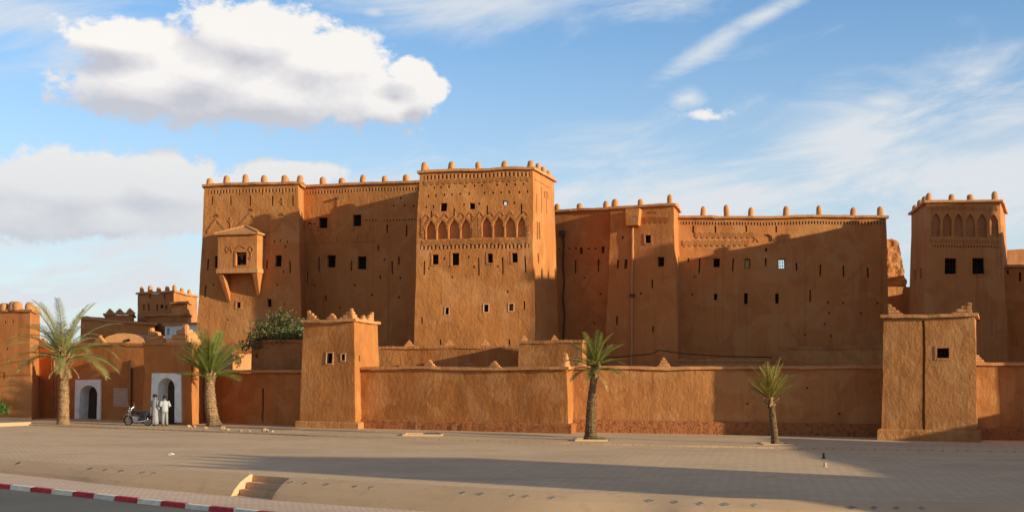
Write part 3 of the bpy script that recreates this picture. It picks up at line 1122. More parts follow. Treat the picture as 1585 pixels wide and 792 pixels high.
def central_tower():
    t = Tower('tower', 'tallest central adobe tower with two groups of four blind arches', 'tower',
              tops_from((649, 77.6), (823.5, 76.2), (857, 81.3), z=15.1), batter=0.024, group=KG)
    A = (661, 341.5, 675, 370), (678, 341, 692, 369.7), (695.5, 340.5, 711, 369.3), (713.7, 340, 728, 369), (746, 337.5, 760.5, 367.3), (763.8, 337, 779, 367), (782, 336.5, 797, 366.7), (801, 336, 813, 366.4)
    for x0, y0, x1, y1 in A:
        t.arch(x0, y0, x1, y1, y0 + 11, 0.2)
    t.frieze(655, 276, 819, 268.5, 6.5, 5.9)
    t.frieze(651, 384.3, 820, 378.6, 6.5, 6.0)
    t.win((682, 314, 692, 327), surround=False)
    t.win((727, 314.5, 735.5, 324.5), surround=False)
    t.hole((776.5, 311, 784.5, 317.5), 0.5, 'front', 'open')
    t.hole((774.5, 309, 786.5, 319.5), 0.5, 'back', 'open')
    for r in ((670, 393.5, 679.5, 409), (700, 392, 710.7, 410.7), (754.7, 392, 762.8, 406.7), (793, 390, 802, 406)):
        t.win(r)
    t.win((690, 476, 695.5, 487), sm='plaster_or_lit_edge'); t.win((749, 471, 756, 482.4), sm='plaster_or_lit_edge'); t.win((788, 471, 795, 481), 'shutter_or_lit_room', sm='plaster_or_lit_edge')  # pale surround colour puts in the sunlit edges of the reveals
    for x, a, b in ((668, 326, 340), (702.7, 323, 338), (753.6, 319, 335), (806, 316, 333), (657, 403, 425), (740.4, 398.6, 426), (777.8, 397.6, 424), (813.7, 395.5, 422), (811.7, 467, 480), (653, 491, 501), (682.5, 525, 533), (788.5, 525, 534)):
        t.slit(x, a, b)
    t.dots([(x, 290.5 - (x - 672) * .045) for x in (672, 682.5, 694.5, 719.5, 734, 746, 768.7, 783.5, 796, 808.5)])
    t.dots([(x, 303 - (x - 663) * .045) for x in (663, 674.5, 688, 699, 712, 726, 750, 763, 775, 787, 802.5, 815)])
    t.dots([(660, 320), (671, 319.5), (718.5, 317.5), (742, 316), (795, 314), (664, 415), (688.5, 400), (725, 397.6), (733, 413), (770, 412), (785.5, 451.5), (700, 428)])
    L = []
    for k in range(4):   # carved bands round the arches
        L.append(zig(654, 374 + k * 1.9, 819, 369.2 + k * 1.9, 1.6, 5.2))
    for k in range(3):
        L.append(zig(656, 281.5 + k * 2.1, 818, 273.8 + k * 2.1, 1.4, 4.6))
    for i, (x0, y0, x1, y1) in enumerate(A):
        xm = (x0 + x1) / 2
        for g in (1.3, 3.0):
            L.append([(x0 - g, y0 + 14), (x0 - g + .4, y0 + 9 - g), (xm, y0 - 1.0 - g * 1.3), (x1 + g - .4, y0 + 9 - g), (x1 + g, y0 + 14)])
        L.append([(x0 - 1.2, y0 + 14), (x0 - 1.2, y1)])
    for xc in (654.5, 732.5, 736.5, 741.5, 817.5):
        for g in (0, 2.0):
            L.append([(xc + g - 1.6 * (k % 2), 336 + 3.5 * k) for k in range(10)])
    for x in (662, 675, 690, 715, 728, 744, 760, 775, 790, 812):
        L.append([(x - 5, 338 - (x - 660) * .03), (x, 331 - (x - 660) * .03), (x + 5, 338 - (x - 660) * .03)])
    t.relief(L, 0.045, 0.04)
    # the lit side wall: two thin niches, a small window and carved panel lines
    t.hole((830.8, 344, 832.4, 371), 0.2, 'right'); t.hole((834.0, 345, 835.6, 371), 0.2, 'right')
    t.hole((832.3, 392, 834.2, 407), 0.3, 'right')
    t.hole((842, 296, 843.3, 306), 0.2, 'right'); t.hole((847, 298, 848.2, 308), 0.2, 'right')
    t.relief([[(827, 276), (838, 283), (850, 291)], [(829, 300), (829.2, 330)], [(837, 290), (837.2, 330)], [(845, 296), (845.2, 330)]], 0.06, 0.04, 'right')
    t.finish(0.55)
    fl, fr, br, bl = t.t
    merlons(t.root, fl, fr, (655, 698, 740, 780.5, 820), w=.38, h=.55)
    merlons(t.root, fr, br, (), (.34, .58, .82), w=.38, h=.5)
    merlons(t.root, bl, fl, (), (.25, .55, .8), w=.38, h=.5)
    merlons(t.root, br, bl, (), (.05, .35, .65, .95), w=.38, h=.5)
    return t


def left_tower():
    t = Tower('tower', 'corner adobe tower carrying a boxed oriel with a small roof', 'tower',
              tops_from((316.5, 84.9), (461.5, 83.3), (474, 87.2), z=15.3), batter=0.042, group=KG, bats={1: (-.25, 0.1), 2: (-.3, 0)})
    t.frieze(322, 298.5, 458, 293, 5.5, 5.0)
    for x, a, b in ((328.5, 305, 318.5), (358, 304, 319), (388, 304, 319.5), (421.7, 303, 318), (453.5, 301, 318), (449, 404, 422), (413.5, 402, 416), (321.5, 400, 418), (317.5, 440, 460), (441, 380, 383)):
        t.slit(x, a, b)
    t.dots([(340, 302), (372, 301.5), (406.5, 300), (438, 299), (424, 373), (433, 372), (444, 374), (439, 420), (330, 440), (430, 440), (352, 495), (395, 500), (440, 470)], 2.4, 2.6)
    t.win((332.4, 395.7, 343.3, 414)); t.win((426, 395, 436, 412.6))
    t.win((366, 468, 371.6, 477)); t.win((414, 461.5, 420.5, 474.5))
    L = []
    for pts in (((320, 359), (336, 338), (353, 359)), ((366, 354), (390, 329), (415, 359)), ((423, 356), (437, 335), (457, 353))):
        for g in (0, 2.6):
            L.append([(pts[0][0] + g * .2, pts[0][1] + g), (pts[1][0], pts[1][1] + g), (pts[2][0] - g * .2, pts[2][1] + g)])
            L.append([(pts[1][0] - 3, pts[1][1] - 2), (pts[1][0], pts[1][1] - 6), (pts[1][0] + 3, pts[1][1] - 2)])
    L.append([(357.5, 337), (357.5, 355)]); L.append([(354, 341), (357.5, 346), (361, 341)])
    L.append([(438, 305), (438, 317)]); L.append([(434, 311), (442, 311)])
    t.relief(L, 0.07, 0.04)
    t.finish(0.55)
    fl, fr, br, bl = t.t
    merlons(t.root, fl, fr, (323, 350.5, 379, 408.5, 440, 464), w=.42, h=.55)
    merlons(t.root, bl, fl, (), (.15, .4, .65), w=.4, h=.5)
    merlons(t.root, fr, br, (), (.9,), w=.4, h=.5)
    # the oriel
    f = t.faces['front']
    u0, u1, v0, v1 = f.rect(346.6 + 2.5, 366, 399 + 9.5, 418)
    out = 1.05
    fl_, fr_ = f.raw(u0, v0) + f.n * out, f.raw(u1, v0) + f.n * out
    bl_, br_ = f.raw(u0, v0) - f.n * .05, f.raw(u1, v0) - f.n * .05
    zb, zt = f.raw(u0, v0).z, f.raw(u0, v1).z
    q = [Vector((p.x, p.y, zt)) for p in (fl_, fr_, br_, bl_)]
    b = [Vector((p.x, p.y, zb)) for p in (fl_, fr_, br_, bl_)]
    fac = Face(b[0], b[1], q[0], q[1], .6)
    rect = (365.5, 390, 381.7, 410.6)
    mb = MB()
    fac.grid(mb, [fac.rect(*rect) + (0.3,)], 0.4)
    Face(b[1], b[2], q[1], q[2], .6).grid(mb, [], 0.4)
    Face(b[3], b[0], q[3], q[0], .6).grid(mb, [], 0.4)
    mb.quad(b[3], b[2], b[1], b[0])
    bay = mb.build('oriel', 'adobe_smooth', t.root)
    window_part = window(t.root, fac, rect, 'grille')
    window_part.parent = bay
    window_part.location = ORG[window_part.name] - ORG[bay.name]
    # fold the window into the oriel: keep thing > part > sub-part
    for ch in list(window_part.children):
        ch.parent = bay
        ch.location = ORG[ch.name] - ORG[bay.name]
    mb = MB()
    ee = offset_poly(q, 0.16)
    e2 = [p + Vector((0, 0, 0.10)) for p in ee]
    cen = sum(q, Vector()) / 4
    a1 = cen.lerp((q[2] + q[3]) / 2, 0.3) + Vector((0.22, 0, 0.62))
    mb.add(ee + e2 + [a1], [(3, 2, 1, 0), (0, 1, 5, 4), (1, 2, 6, 5), (2, 3, 7, 6), (3, 0, 4, 7), (4, 5, 8), (5, 6, 8), (6, 7, 8), (7, 4, 8)])
    for k in range(4):      # ridges along the hips
        mb.tube([e2[k] + Vector((0, 0, .02)), a1 + Vector((0, 0, .03))], [.05, .06], 6)
    mb.build('oriel_roof', 'adobe_pink', bay)
    mb = MB()
    fl2 = offset_poly(b, 0.07)
    mb.hexa([p - Vector((0, 0, .26)) for p in fl2] + [p + Vector((0, 0, .02)) for p in fl2])
    mb.build('oriel_floor', 'adobe_pink', bay)
    for p, r, dz in ((0, 3, 2.05), (1, 2, 1.75)):
        mb = MB()
        a_, c_ = b[p] - Vector((0, 0, .262)), b[r] - Vector((0, 0, .262))
        side = (b[1] - b[0]).normalized() * (0.34 if p == 0 else -0.34)
        lo = c_ - Vector((0, 0, dz)) + (side * .8)
        tri = [a_, c_, lo]
        tri2 = [a_ + side, c_ + side, lo + side * .45]
        mb.add(tri + tri2, [(0, 1, 2), (5, 4, 3), (0, 3, 4, 1), (1, 4, 5, 2), (2, 5, 3, 0)])
        mb.build('bracket', 'adobe_smooth', bay)
    mb = MB()
    for l in ([(350, 386), (353, 381), (356, 386), (353, 391), (350, 386)], [(385, 386), (389, 380), (393, 386), (389, 392), (385, 386)], [(366, 384), (373, 379), (381, 384)], [(389, 392), (389, 402)], [(385, 397), (389, 402), (393, 397)], [(357, 381), (360, 390)]):
        fac.strip(mb, l, 0.05, 0.035)
    tag(mb.build('carved_relief', 'adobe_smooth', bay), kind='stuff')
    return t


def left_wing():
    t = Tower('wing', 'shaded adobe wing between the oriel tower and the central tower', 'building wing',
              tops_from((462, 86.15), (668, 83.35), (672, 90), z=15.42), batter=0.012, group=KG)
    t.frieze(476, 298.7, 652, 290.4, 5.0, 4.6)
    for r in ((493, 336, 506.5, 353), (545.7, 333, 559, 351), (505.7, 395.7, 518.6, 414.6), (553.7, 397, 567.5, 416.7)):
        t.win(r)
    for x, a, b in ((599, 347, 360), (629, 348, 365), (586, 379, 388), (617.6, 396.5, 409), (608, 404, 424), (493, 398, 420), (543.6, 404.5, 419), (476, 420, 438), (504.4, 457, 465), (589, 426, 431), (617, 458, 462)):
        t.slit(x, a, b)
    t.dots([(609, 318), (620, 306), (626, 317), (640, 318), (487, 441), (549, 441), (526, 476), (545, 480), (596, 401), (480, 345), (620, 430), (575, 455)], 2.6, 3)
    t.dots([(478 + k * 4.2, 346.5 - k * .15) for k in range(3)] + [(566 + k * 5, 341.5) for k in range(4)] + [(594 + k * 4.8, 341 - k * .2) for k in range(11)], 2.2, 2.2)
    for x0 in (480, 493.5, 506.5, 519.5, 552, 566):
        t.arch(x0, 361, x0 + 8, 374, 367, 0.07)
    L = [[(478, 376.5), (582, 373)]]
    for x in (484, 510, 545, 572):
        L.append([(x, 348), (x, 358)]); L.append([(x - 3, 354), (x, 358), (x + 3, 354)])
    t.relief(L, 0.05, 0.035)
    t.finish(0.6)
    merlons(t.root, t.t[0], t.t[1], (500, 529, 561, 595, 627.5), w=.4, h=.52)
    f = t.faces['front']
    mb = MB()
    u, v = f.uv(522.5, 307)
    p = f.pt(u, v)
    mb.tube([p - f.n * .1, p + f.n * .2 - Vector((0, 0, .03))], [.10, .08], 6)
    mb.build('water_spout', 'wood_dark', t.root)
    mb = MB()
    f.block(mb, 521.3, 310, 523.7, 352, .03, -.03)
    mb.build('drip_channel', 'adobe_smooth', t.root)
    return t


def right_wing():
    t = Tower('wing', 'low plain adobe wing between the central tower and the drainpipe tower', 'building wing',
              tops_from((826, 84.4), (962, 82.1), (968, 89), z=13.5), batter=0.01, mat='adobe_smooth', group=KG)
    for x, a, b, w in ((899.4, 383, 393, 4.4), (932.7, 381.5, 392, 4.4), (849, 403, 422, 2.4), (890.6, 401.6, 423, 2.4), (926, 401, 420, 2.4)):
        t.slit(x, a, b, w)
    t.dots([(x, 385) for x in (846.7, 856.6, 865.8, 881.5, 891.5, 911, 921, 943)], 3, 2.6)
    t.dots([(905, 430), (858, 470), (920, 500), (930, 455)], 2.4, 2.6)
    t.finish(0.6)
    merlons(t.root, t.t[0], t.t[1], (862, 897, 937.5), w=.4, h=.48)
    f = t.faces['front']
    mb = MB()
    pts = [f.pt(*f.uv(873 + .8 * math.sin(k), 362 + k * 9)) + f.n * .06 for k in range(21)]
    mb.tube(pts, .055, 6)
    dp = mb.build('drainpipe', 'wood_dark', t.root)
    mb = MB()
    p = f.pt(*f.uv(872.5, 362))
    mb.box(p + f.n * .1, .3, .3, .36, .2)
    mb.build('hopper', 'wood_dark', dp)
    return t


def drain_tower():
    t = Tower('tower', 'slim adobe tower with a hanging box and a pale drainpipe down its front', 'tower',
              tops_from((945, 80.8), (1043, 79.4), (1051.5, 83), z=13.36), batter=0.03, mat='adobe_smooth', group=KG)
    t.win((999, 364, 1007.8, 376)); t.win((1018.4, 397, 1028.6, 412))
    for x, a, b, w in ((955.4, 401.6, 415, 2.4), (968, 401.6, 415.5, 4.6), (955.4, 487.6, 501.5, 2.4), (1010, 432.7, 445.6, 2.4), (1010, 505, 514, 2.4), (963, 365, 369, 3), (992, 452, 455, 3)):
        t.slit(x, a, b, w)
    L = [zig(998, 338 + 3 * k, 1038, 337 + 3 * k, 1.3, 4) for k in range(3)] + [zig(1006, 329, 1018, 328.5, 1.3, 3.5)]
    t.relief(L, 0.05, 0.035)
    t.finish(0.55)
    fl, fr, br, bl = t.t
    merlons(t.root, fl, fr, (951, 990.5, 1037), w=.38, h=.55)
    merlons(t.root, fr, br, (), (.8,), w=.36, h=.5)
    f = t.faces['front']
    # hanging box with a hole, closed by a plug coloured as bright sky beyond
    mb = MB()
    u0, u1, v0, v1 = f.rect(972, 324.5, 993, 351)
    a = [f.pt(u0 + .01, v0, -.75), f.pt(u1 - .01, v0, -.75), f.pt(u1 - .02, v0, .02), f.pt(u0 + .02, v0, .02)]
    c = [f.pt(u0, v1, -.62), f.pt(u1, v1, -.62), f.pt(u1, v1, .02), f.pt(u0, v1, .02)]
    for k in range(3): c[k] = c[k]
    fa = Face(a[0], a[1], c[0], c[1], 0)
    r = fa.rect(978.3, 334.5, 983.5, 340)
    fa.grid(mb, [r + (.25,)], .3)
    for k in (1, 3):
        mb.quad(a[k], a[(k + 1) % 4], c[(k + 1) % 4], c[k])
    mb.quad(*a[::-1]); mb.quad(*c)
    bx = mb.build('hanging_box', 'adobe_smooth', t.root)
    mb = MB()
    fa.uvblock(mb, r[0], r[1], r[2], r[3], .22, .12)
    mb.build('painted_sky_plug', 'whitewash', bx)
    mb = MB()
    pts = [f.pt(*f.uv(979 - k * .05, 352 + k * 11)) + f.n * .08 for k in range(21)]
    mb.tube(pts, .075, 7)
    dp = mb.build('drainpipe', 'adobe_pink', t.root)
    mb = MB()
    f.block(mb, 975.5, 455, 982.5, 459, .03, -.2)
    mb.build('pipe_clamp', 'wood_dark', dp)
    return t


def long_wall():
    t = Tower('wing', 'long adobe wing with seven tall merlons and zigzag carving', 'building wing',
              [Vector(((1030 - CX) / F * 82.2, 82.2, 12.93)), Vector(((1371.5 - CX) / F * 80.5, 80.5, 12.76)), Vector(((1371.5 - CX) / F * 80.5 + .6, 86.5, 12.76)), Vector(((1030 - CX) / F * 82.2, 88.2, 12.93))],
              batter=0.022, mat='adobe_smooth', group=KG)
    t.frieze(1054, 345.3, 1368, 345.3, 4.6, 4.6)
    for x, a, b in ((1073.6, 349.5, 360), (1108, 349, 360), (1155.5, 348.5, 358), (1201.4, 349, 359), (1065.8, 399, 405), (1082.7, 399, 423), (1134, 400, 420), (1185, 399, 411), (1232, 406, 418.5), (1269, 409, 427), (1306, 411, 429), (1344, 414.5, 431), (1254, 448, 466)):
        t.slit(x, a, b)
    t.hole((1184, 383.5, 1187.2, 388.8), .4)
    t.win((1104, 400, 1113.5, 414), surround=False); t.win((1152, 400, 1160.5, 415.6), 'lit_room', surround=False)  # ochre leaves colour in a sunlit interior
    t.win((1204, 399.5, 1215, 415.5), 'sky', surround=False)
    t.hole((1201, 397, 1218.5, 418.5), .5, 'back', 'open')
    t.win((1106, 454.5, 1111.3, 464), surround=False); t.win((1152.3, 453.7, 1157.7, 470), surround=False); t.win((1199.5, 453, 1205, 469), surround=False)
    t.dots([(1246, 517), (1282, 468), (1283, 484), (1276, 501), (1286, 519), (1332, 485), (1305, 469), (1072, 455), (1358, 470), (1075, 428)], 3, 3)
    t.arch(1178, 362, 1195, 374, 368, 0.12, pointed=False)
    L = []
    for k in range(3):
        L.append(zig(1057, 374 + 2.6 * k, 1160, 373.5 + 2.6 * k, 1.9, 4.2))
        L.append(zig(1076, 361 + 2.6 * k, 1168, 361 + 2.6 * k, 1.7, 4.2))
    L.append(zig(1198, 371.5, 1238, 370, 1.8, 4)); L.append(zig(1202, 374, 1236, 372.5, 1.8, 4))
    L.append([(1166, 374), (1170, 368), (1174, 374)])
    t.relief(L, 0.06, 0.045)
    t.relief([[(1236, 468), (1236.6, 500), (1236, 538)], [(1060, 540), (1200, 539)], [(1060, 398.5), (1200, 397.5)]], 0.03, 0.02, name='plaster_seam')
    t.finish(0.6)
    merlons(t.root, t.t[0], t.t[1], (1089.5, 1126.5, 1163, 1216.5, 1268.5, 1322, 1363.5), w=.37, h=.72)
    return t


def right_tower():
    z = zat(314.5, 74)
    t = Tower('tower', 'adobe tower with six red blind arches over two dark square windows', 'tower',
              tops_from((1435, 74), (1547, 73.7), (1556, 79.4), (1411.5, 79.7), z=z), batter=0.03, mat='adobe_smooth', group=KG, bats={1: (.25, 0), 2: (.25, 0)})
    for x0, x1 in ((1442, 1455.5), (1460, 1473.5), (1478, 1491), (1496, 1509.3), (1514, 1527.5), (1532, 1545)):
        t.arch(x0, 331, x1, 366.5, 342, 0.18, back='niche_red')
    t.win((1463, 399.5, 1481.5, 424)); t.win((1506, 399, 1524.5, 424))
    t.frieze(1444, 382, 1548, 381, 3.4, 4.2)
    t.relief([zig(1440, 372 + 2.5 * k, 1548, 371.5 + 2.5 * k, 1.4, 4) for k in range(2)] + [zig(1440, 321 + 3 * k, 1544, 321 + 3 * k, 1.2, 4.5) for k in range(2)], 0.05, 0.04)
    t.slit(1416.8, 418, 434, 2.6, 'left'); t.slit(1424, 415, 431, 2.6, 'left')
    t.finish(0.5)
    fl, fr, br, bl = t.t
    merlons(t.root, fl, fr, (1438, 1474, 1503, 1539.7), w=.36, h=.48)
    merlons(t.root, bl, fl, (), (.15, .45, .72), w=.36, h=.46)
    merlons(t.root, fr, br, (), (.4, .8), w=.36, h=.46)
    # wing that leaves the frame beside it
    z2 = zat(414, 75.5)
    w = Tower('wing', 'low adobe wing at the picture edge beside the six-arched tower', 'building wing',
              tops_from((1540, 75.6), (1720, 75.0), (1722, 81), z=z2), batter=0.015, mat='adobe_smooth', group=KG)
    w.slit(1560.5, 418, 424, 3); w.slit(1580, 421, 435, 4)
    w.relief([[(1512, 507), (1562, 505), (1572, 512), (1576, 538), (1600, 541)]], 0.035, 0.025, name='plaster_seam')
    w.finish(0.6)
    r = Tower('wing', 'reddish upper storey wall behind the wing at the picture edge', 'building wing',
              tops_from((1551, 81.5), (1740, 81.5), (1742, 86), z=zat(386, 81.5)), zb=2, batter=0.0, mat='niche_red', group=KG)
    r.finish(0.6, cop=False)
    # eroded ruins seen in the gap
    mb = MB()
    rnd = random.Random(12)
    rings = []
    edge = [(371, 1379), (373, 1387), (378, 1391), (388, 1392.5), (398, 1396), (405, 1395), (416, 1398), (428, 1398.5), (438, 1403), (450, 1406), (500, 1412)]
    for y in list(range(371, 450, 3)) + [465, 500]:
        k = max(i for i in range(len(edge) - 1) if edge[i][0] <= min(y, 499))
        q = (y - edge[k][0]) / (edge[k + 1][0] - edge[k][0])
        xr = edge[k][1] + (edge[k + 1][1] - edge[k][1]) * q + rnd.uniform(-1, 1)
        row = []
        for dy in (0.0, 0.5, 1.1):
            n = 9
            for i in (range(n + 1) if dy == 0 else ([n] if dy == .5 else range(n, -1, -1))):
                v = P(1358 + (xr - 1358) * i / n, y, 87) + Vector((0, dy, 0))
                row.append(v + noise.noise_vector(v * 2.6) * .13 + noise.noise_vector(v * 6) * .06)
        rings.append(row)
    mb.loft(rings[::-1])
    tag(mb.build('ruined_wall', 'adobe_ruin'), 'narrow ragged end of ruined mud wall in the gap before the six-arched tower', 'ruin', kind='thing')
    g = Tower('wall', 'dark low wall closing the gap beside the six-arched tower', 'wall',
              tops_from((1360, 84.5), (1440, 84.5), (1440, 86), z=zat(443, 84.5)), batter=0, mat='adobe_ruin')
    g.finish(0.6, cop=False)


central_tower(); left_tower(); left_wing(); right_wing(); drain_tower(); long_wall(); right_tower()


# ------------------------------------------------------------------ outer walls, gate towers, inner walls
def plinth(t, h=0.55, proud=0.14, faces=('front', 'right', 'left'), mat='stone_plinth', zg=None):
    """a battered footing of rubble and mud"""
    k = {'front': 0, 'right': 1, 'back': 2, 'left': 3}
    for nm in faces[:1]:
        mb = MB()
        pl = offset_poly(t.b, proud)
        idx = [k[x] for x in faces]
        for i in idx:
            a, b = pl[i], pl[(i + 1) % 4]
            a2, b2 = t.b[i], t.b[(i + 1) % 4]
            n = max(2, int((b - a).length / .3))
            rows = []
            for j in range(n + 1):
                q = j / n
                o, c = a.lerp(b, q), a2.lerp(b2, q)
                inn = (c - o).normalized()
                z = gz(o.x)
                wv = noise.noise(o * 2.2) * .05
                rows.append([Vector((o.x, o.y, -.6 + z)), Vector((o.x, o.y, z + h * .5)) - inn * wv, Vector((o.x, o.y, z + h - .06 + wv * .4)), Vector((o.x, o.y, z + h + wv * .4)) + inn * .07, Vector((c.x, c.y, z + h + .03)) + inn * .25])
            for r0, r1 in zip(rows, rows[1:]):
                for m in range(4):
                    mb.quad(r0[m], r1[m], r1[m + 1], r0[m + 1])
        mb.build('plinth', mat, t.root)


WG = 'outer walls along the square'


def outer_walls():
    # gate tower left of the middle
    t = Tower('gate_tower', 'square adobe gate tower with a bright sunlit side and two small windows', 'tower',
              tops_from((470, 70.85), (547.5, 69.7), (585, 74.2), z=5.88), batter=0.035, mat='adobe_wall', group='gate towers in the outer wall')
    t.win((505.5, 546, 514.5, 562), sm='plaster_or_lit_edge'); t.win((528, 548, 533.6, 558), sm='plaster_or_lit_edge')  # sunlit reveal edges painted as pale surrounds
    t.hole((555, 549.5, 557, 559), .4, 'right')
    t.finish(0.4); plinth(t, .42, .16, mat='adobe_ruin')
    fl, fr, br, bl = t.t
    d = (fr - fl).normalized(); rz = math.atan2(d.y, d.x)
    iw = Vector((-d.y, d.x, 0))
    gable(t.root, wob(fl + d * .25 + iw * .2), rz, .72, .58, 1)
    gable(t.root, wob(fr - d * .25 + iw * .2), rz + math.pi / 2, .72, .6, 1)
    gable(t.root, wob(fl.lerp(fr, .55) + iw * .15), rz, .75, .42)
    gable(t.root, wob(br + iw * -.3 - d * .25), rz + math.pi, .72, .6, 1)
    gable(t.root, wob(fr.lerp(br, .5) - d * .2), rz + math.pi / 2, .7, .4)
    # gate tower on the right
    t = Tower('gate_tower', 'square adobe gate tower split by a vertical drain groove, one small window', 'tower',
              tops_from((1368, 62.25), (1508, 61.0), (1512, 66), z=zat(491.5, 61.6)), batter=0.016, mat='adobe_wall', group='gate towers in the outer wall')
    t.win((1449.5, 538.5, 1467.5, 554))
    t.hole((1427.6, 495, 1431.8, 664), .22)
    t.finish(0.4); plinth(t, .6, .17, mat='adobe_ruin')
    fl, fr, br, bl = t.t
    d = (fr - fl).normalized(); rz = math.atan2(d.y, d.x); iw = Vector((-d.y, d.x, 0))
    gable(t.root, wob(fl + d * .3 + iw * .2), rz, .72, .58, 1)
    gable(t.root, wob(fr - d * .22 + iw * .2), rz + math.pi / 2, .8, .58, 1)
    place(POSTS[1], 'merlon', wob(fl.lerp(fr, .83) + iw * .25) + Vector((0, 0, .1)), t.root, 0, (.28, .28, .34))
    gable(t.root, wob(bl + d * .3 - iw * .3), rz - math.pi / 2, .85, .5, 1)
    # wall left of the gate tower
    t = Tower('wall', 'outer adobe wall with a tall slot, left of the sunlit gate tower', 'wall',
              tops_from((300, 76.8), (475, 72.6), (477, 73.6), z=3.14), batter=0.02, mat='adobe_wall', group=WG)
    t.slit(406.5, 600, 651, 3.2, depth=.3)
    t.finish(0.4, out=.14)
    # middle stretch, standing forward
    t = Tower('wall', 'outer adobe wall between the sunlit gate tower and the tall leaning palm', 'wall',
              tops_from((552, 70.7), (877.5, 66.2), (889, 68.8), z=3.28), batter=0.035, mat='adobe_wall', group=WG)
    t.finish(0.4, out=.14); plinth(t)
    fl, fr, br, bl = t.t
    d = (fr - fl).normalized(); rz = math.atan2(d.y, d.x); iw = Vector((-d.y, d.x, 0))
    for px in (661.5, 763):
        gable(t.root, wob(edge_at(fl, fr, px) + iw * .25), rz, .72, .44)
    gable(t.root, wob(fr - d * .18 + iw * .35), rz + math.pi / 2, .85, .72)
    # long stretch to the right gate tower
    t = Tower('wall', 'long outer adobe wall behind the short palm up to the grooved gate tower', 'wall',
              tops_from((874, 68.0), (1385, 64.8), (1386, 65.8), z=3.32), batter=0.03, mat='adobe_wall', group=WG)
    t.dots([(1157, 625), (1300, 640), (1250, 600)], 3, 3)
    t.finish(0.4, out=.14); plinth(t, .72)
    fl, fr, br, bl = t.t
    d = (fr - fl).normalized(); rz = math.atan2(d.y, d.x); iw = Vector((-d.y, d.x, 0))
    gable(t.root, wob(edge_at(fl, fr, 1028) + iw * .25), rz, .72, .6)
    gable(t.root, wob(edge_at(fl, fr, 897) + iw * .25), rz, .55, .28)
    # wall at the right edge
    t = Tower('wall', 'outer adobe wall running out of the picture beyond the grooved gate tower', 'wall',
              tops_from((1495, 63.2), (1800, 62.4), (1802, 63.4), z=zat(565.5, 63)), batter=0.03, mat='adobe_wall', group=WG)
    t.finish(0.4, out=.14); plinth(t, .62)
    gable(t.root, wob(edge_at(t.t[0], t.t[1], 1516) + Vector((0, .25, 0))), 0, .8, .42)


def doorway(t, trim, op, name='door', spring=None):
    """whitewashed arched doorway: trim > door leaf set deep in the opening"""
    f = t.faces['front']
    x0, y0, x1, y1 = op
    u0, u1, v0, v1 = f.rect(*op)
    t.hole((x0, y0, x1, y1), 0.85)
    u0 += .06 / f.L; u1 -= .06 / f.L; v1 -= .06 / f.H
    vs = f.uv((x0 + x1) / 2, spring)[1]
    um = (u0 + u1) / 2
    a0, a1, b0, b1 = f.rect(*trim)
    N = 8

    def mk():
        mb = MB()
        arcs = []
        for sd in (0, 1):
            arc = []
            for k in range(N + 1):
                q = k / N * math.pi / 2
                uu, vv = 1 - math.cos(q), math.sin(q) ** .9
                arc.append(((u0 + (um - u0) * uu) if sd == 0 else (u1 - (u1 - um) * uu), vs + (v1 - vs) * vv))
            arcs.append(arc)
        # front of the trim as strips, then the reveal
        pr, dp = -0.08, 0.80
        for sd, arc in enumerate(arcs):
            oe = a0 if sd == 0 else a1
            ie = u0 if sd == 0 else u1
            q = [(oe, b0), (ie, b0), (ie, vs), (oe, vs)]
            mb.quad(*[f.pt(*p, pr) for p in (q if sd == 0 else q[::-1])])
            for k in range(N):
                a, b = arc[k], arc[k + 1]
                q = [(oe, a[1]), a, b, (oe, b[1])]
                mb.quad(*[f.pt(*p, pr) for p in (q if sd == 0 else q[::-1])])
                mb.quad(f.pt(*a, pr), f.pt(*a, dp), f.pt(*b, dp), f.pt(*b, pr))
            mb.quad(f.pt(oe, v1, pr), f.pt(um, v1, pr), f.pt(um, b1, pr), f.pt(oe, b1, pr))
            mb.quad(f.pt(ie, b0, pr), f.pt(ie, b0, dp), f.pt(ie, vs, dp), f.pt(ie, vs, pr))
            mb.quad(f.pt(oe, b0, pr), f.pt(oe, b1, pr), f.pt(oe, b1, .03), f.pt(oe, b0, .03))
        mb.quad(f.pt(a0, b1, pr), f.pt(a1, b1, pr), f.pt(a1, b1, .03), f.pt(a0, b1, .03))
        tr = mb.build('door_trim', 'whitewash', t.root)
        w = (u1 - u0)
        for k in range(5):
            m = MB()
            f.uvblock(m, u0 + w * k / 5 + .004 / f.L, u0 + w * (k + 1) / 5 - .004 / f.L, v0, v1, .80, .74 - .006 * (k % 2))
            m.build('plank', 'wood_dark', tr)
    t.later.append(mk)


